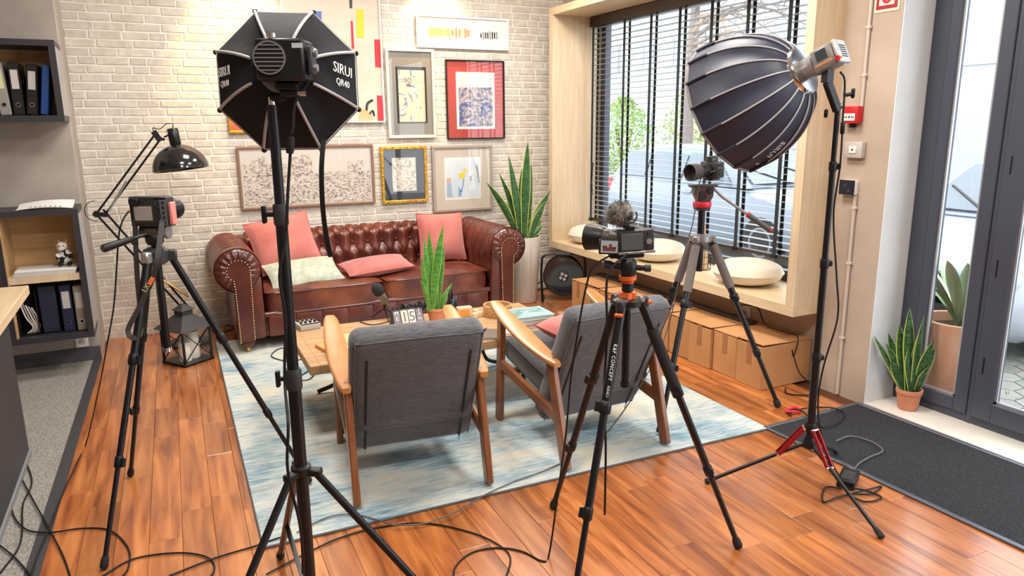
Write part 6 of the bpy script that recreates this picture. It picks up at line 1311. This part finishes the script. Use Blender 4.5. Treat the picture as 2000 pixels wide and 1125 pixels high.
# ---------------------------------------------------------------- cars
TYRE = mk('tyre', (.02, .02, .02), rough=.85); RIM = mk('alloy wheel', (.16, .17, .18), rough=.4, metal=.5); LAMPG = mk('headlamp lens', (.42, .46, .48), rough=.08, spec=.8); TAILR = mk('red tail lamp', (.55, .02, .03), rough=.15)
def car(label, paint, loc, rz, rack=False, wagon=True):
    # built along local -x (nose) .. +x (tail), length 4.3
    o = thing('parked_car', label, 'car', loc, rz)
    st = [(-2.12, .34, .60, .62), (-2.05, .24, .70, .76), (-1.85, .20, .76, .85), (-1.35, .18, .86, .88), (-.85, .18, .95, .89), (0, .18, .96, .90), (1.0, .18, .97, .90), (1.75, .20, .98, .88), (2.05, .26, .96, .82), (2.14, .36, .90, .74)]
    vs = []; K = 10
    for x, zb_, zt, hw in st:
        half = [(hw*.86, zb_), (hw, zb_+.14), (hw, zt-.22), (hw*.95, zt-.05), (hw*.80, zt)]
        ring = [(x, y, z) for y, z in half]+[(x, -y, z) for y, z in half[::-1]]; vs += ring
    fs = [tuple(range(K)), tuple((len(st)-1)*K+k for k in range(K-1, -1, -1))]
    for i in range(len(st)-1): fs += [(i*K+k, (i+1)*K+k, (i+1)*K+(k+1) % K, i*K+(k+1) % K) for k in range(K)]
    build('body', MB().add(vs, fs), paint, o, .9, local=True)
    gx = [(-1.00, .93, .80, .02), (-.35, 1.36, .66, 0), (.2, 1.44, .64, 0), (1.1, 1.42, .63, 0), (1.75, 1.32, .64, 0), (2.0, .96, .74, 0)]
    vs = []
    for x, zt, hw, _ in gx: vs += [(x, .82, .93), (x, hw, max(zt-.03, .935)), (x, hw*.8, max(zt, .94)), (x, -hw*.8, max(zt, .94)), (x, -hw, max(zt-.03, .935)), (x, -.82, .93)]
    fs = [(0, 1, 2, 3, 4, 5), tuple(30+k for k in (5, 4, 3, 2, 1, 0))]
    for i in range(5): fs += [(i*6+k, (i+1)*6+k, (i+1)*6+(k+1) % 6, i*6+(k+1) % 6) for k in range(6)]
    build('cabin', MB().add(vs, fs), paint, o, .5, local=True)
    def pane(n, pts, off): build(n, MB().add([Vector(p)+Vector(off) for p in pts]+[Vector(p)+Vector(off)*.2 for p in pts], [(0, 1, 2, 3), (7, 6, 5, 4), (0, 4, 5, 1), (1, 5, 6, 2), (2, 6, 7, 3), (3, 7, 4, 0)]), CARGLASS, o, 0, local=True)
    pane('windscreen', [(-.97, .70, .97), (-.97, -.70, .97), (-.42, -.58, 1.33), (-.42, .58, 1.33)], (-.012, 0, .014)); pane('rear_window', [(1.97, -.62, 1.00), (1.97, .62, 1.00), (1.78, .52, 1.28), (1.78, -.52, 1.28)], (.014, 0, .01))
    for s in (-1, 1):
        for (xa, xb, xc, xd) in ((-.72, -.30, .22, .18), (.28, .26, 1.0, 1.02), (1.10, 1.08, 1.62, 1.80)):
            zt = 1.30
            P_ = [(xa, .815, .97), (xb, .685, zt), (xc, .680, zt+.03), (xd, .815, .97)]; P_ = [(x, s*y, z) for x, y, z in P_]; pane('side_window', P_ if s < 0 else P_[::-1], (0, s*.012, .004))
        for x in (-1.32, 1.28):
            wh = build('wheel', MB().lathe([(.20, -.09), (.30, -.09), (.315, -.06), (.315, .06), (.30, .09), (.20, .09)], (x, s*.80, .315), (0, s, 0), 28), TYRE, o, .6, local=True); build('rim', MB().lathe([(.20, .05), (.20, .088), (.17, .092), (.05, .075), (.02, .08)], (x, s*.80, .315), (0, s, 0), 20), RIM, wh, local=True)
        build('headlamp', MB().rbox((-1.97, s*.62, .64), (.20, .30, .13), .04, 2), LAMPG, o, local=True); build('fog_lamp', MB().cyl((-2.06, s*.60, .36), (-2.115, s*.60, .36), .055, 16), LAMPG, o, local=True)
        build('tail_lamp', MB().rbox((2.05, s*.70, .80), (.24, .28, .24), .05, 2), TAILR, o, local=True); build('mirror', MB().rbox((-.62, s*.98, 1.02), (.12, .18, .12), .04, 2), paint, o, local=True)
        build('door_handle', MB().rbox((.05, s*.905, .82), (.18, .02, .03), .008, 1), paint, o, local=True)
        if rack: build('roof_bar', MB().tube([(-.1+.6*(s+1)/2*1.6, y, 1.50) for y in (-.62, .62)], .018, 8).bar((-.1+.48*(s+1), -.58, 1.42), (-.1+.48*(s+1), -.58, 1.50), .05, .05).bar((-.1+.48*(s+1), .58, 1.42), (-.1+.48*(s+1), .58, 1.50), .05, .05), DKGREY, o, local=True)
    build('grille', MB().rbox((-2.10, 0, .60), (.08, .86, .12), .03, 2), BLACK, o, local=True); build('lower_grille', MB().rbox((-2.10, 0, .36), (.07, 1.10, .16), .03, 2), DKGREY, o, local=True)
    build('number_plate', MB().rbox((-2.15, 0, .47), (.02, .50, .11), .004, 1), WHITE, o, 0, local=True)
    build('wiper', MB().bar((-1.0, .1, .975), (-.72, .58, 1.155), .02, .02), BLACK, o, 0, local=True); build('wiper', MB().bar((-1.0, -.5, .975), (-.72, -.05, 1.155), .02, .02), BLACK, o, 0, local=True)
    return o
WP = mk('white car paint', (.40, .44, .50), rough=.25, coat=.3); SP = mk('silver car paint', (.19, .23, .28), rough=.3, coat=.3)
car('white car with roof bars parked nose towards the glass door', WP, (7.15, 3.55, GZ), 0, True)
car('silver grey car parked alongside behind the window blind', SP, (7.35, 7.75, GZ), PI/2)
car('pale car with red tail lamps farther back behind the blind', WP, (10.4, 11.1, GZ), -PI/2)
# ---------------------------------------------------------------- building, hedge, tree
FAC = mk('white facade', (.42, .43, .44), rough=.8); WING = mk('far window', (.36, .42, .46), rough=.2)
bd = thing('white_building', 'pale building across the street with dark windows', 'building', (24, 18, GZ))
build('facade', MB().span((22, 6, GZ), (30, 38, 9)), FAC, bd, 0)
for px, w_ in ((1255, 1.5), (1312, 1.5), (1372, 1.5), (1190, 1.5), (1130, 1.5)):
    y = X(px, 262, 22).y
    for z in (1.0, 4.2):
        f = build('window', MB().span((21.96, y-w_/2-.08, z-.08), (22.02, y+w_/2+.08, z+1.28)), GREY, bd, 0)
        for s in (0, 1): build('window_pane', MB().span((21.93, y-w_/2+s*w_/2+.03, z), (21.97, y-w_/2+(s+1)*w_/2-.03, z+1.2)), WING, f, 0)
for z in (3.2, 6.2): build('floor_band', MB().span((21.95, 6, z), (22.0, 38, z+.12)), mk('facade band', (.62, .62, .60), rough=.8), bd, 0)
for a in (((1213, 60), (1330, 90)),): build('panel', MB().span((21.9, X(1470, 60, 22).y, 5.2), (22.0, X(1420, 60, 22).y, 7.2)), mk('peach panel', (.72, .58, .48), rough=.8), bd, 0)
pb2 = thing('perforated_wall', 'white perforated screen wall beyond the parked white car', 'wall', (13, 4, GZ))
build('screen', MB().span((13, -3, GZ), (13.3, 7.2, 6)), FAC, pb2, 0)
dots = MB()
for i in range(34):
    for j in range(26): 
        y, z = 3.2+i*.11, .9+j*.16; dots.add([(12.995, y-.018, z), (12.995, y, z+.018), (12.995, y+.018, z), (12.995, y, z-.018)], [(0, 1, 2, 3)])
build('perforation', dots, mk('perforation shade', (.30, .31, .33), rough=.9), pb2, 0, kind='stuff')
LF = [mk('hedge leaf', (.20, .34, .08), (.38, .50, .16), rough=.6, scale=3), mk('olive leaf', (.34, .40, .14), (.52, .56, .24), rough=.6, scale=3)]
def bush(label, c, r, h, mat, n, seed):
    o = thing('garden_bush', label, 'bush', c); rr_ = random.Random(seed); mb = MB()
    for i in range(n):
        a, t = rr_.uniform(0, 6.28), rr_.random()**.5; z = rr_.random(); k = r*t*math.sin(PI*(.15+.8*z)); p = Vector(c)+Vector((k*math.cos(a), k*math.sin(a), z*h)); d = Vector((rr_.gauss(0, 1), rr_.gauss(0, 1), rr_.gauss(0, 1))).normalized(); s, u, w_ = frame_of(d); l = .09
        mb.add([p, p+s*l*.5+u*l*.3, p+u*l, p-s*l*.5+u*l*.3], [(0, 1, 2, 3)])
    build('foliage', mb, mat, o, 0, kind='stuff')
    for k in range(4): build('stem', MB().tube([Vector(c), Vector(c)+Vector((r*.3*math.cos(k*1.6), r*.3*math.sin(k*1.6), h*.6))], .03, 6), mk('bark', (.12, .08, .05), rough=.9), o)
q = X(1218, 270, 15); bush('green bush behind the cars at the left of the window', (15, q.y, GZ), 1.2, 2.6, LF[0], 2600, 1)
q = X(1358, 240, 15); bush('olive green bush behind the cars at the middle of the window', (15, q.y, GZ), 1.1, 3.0, LF[1], 2600, 2)
tr = thing('bare_tree', 'bare branched tree reaching over the street outside the window', 'tree', (11.5, 14.0, GZ)); rt = random.Random(9); BARK = mk('tree bark', (.20, .17, .15), rough=.9)
build('trunk', MB().tube(smooth_path([(11.5, 14.0, GZ), (11.45, 13.9, 2), (11.3, 13.6, 4.2)], 4), [.16]*4+[.12]*4+[.10], 8), BARK, tr)
for k in range(9):
    p = Vector((11.3, 13.6, 3.2+.14*k)); a = -PI/2+rt.uniform(-.9, .9); L_ = rt.uniform(1.8, 3.4); e_ = p+Vector((math.cos(a)*L_*.5, math.sin(a)*L_, rt.uniform(-.6, .8))); mid = p.lerp(e_, .5)+Vector((0, 0, .35))
    P_ = smooth_path([p, mid, e_], 5); br = build('branch', MB().tube(P_, [.05-.004*i for i in range(len(P_))], 5), BARK, tr)
    tw = MB()
    for i in range(16):
        b_ = P_[2+(i % (len(P_)-2))]; t2 = b_+Vector((rt.uniform(-.4, .4), rt.uniform(-.7, .3), rt.uniform(-.7, .35))); tw.tube([b_, b_.lerp(t2, .5)+Vector((0, 0, .08)), t2], [.012, .008, .004], 4)
    build('twigs', tw, BARK, br, kind='stuff')
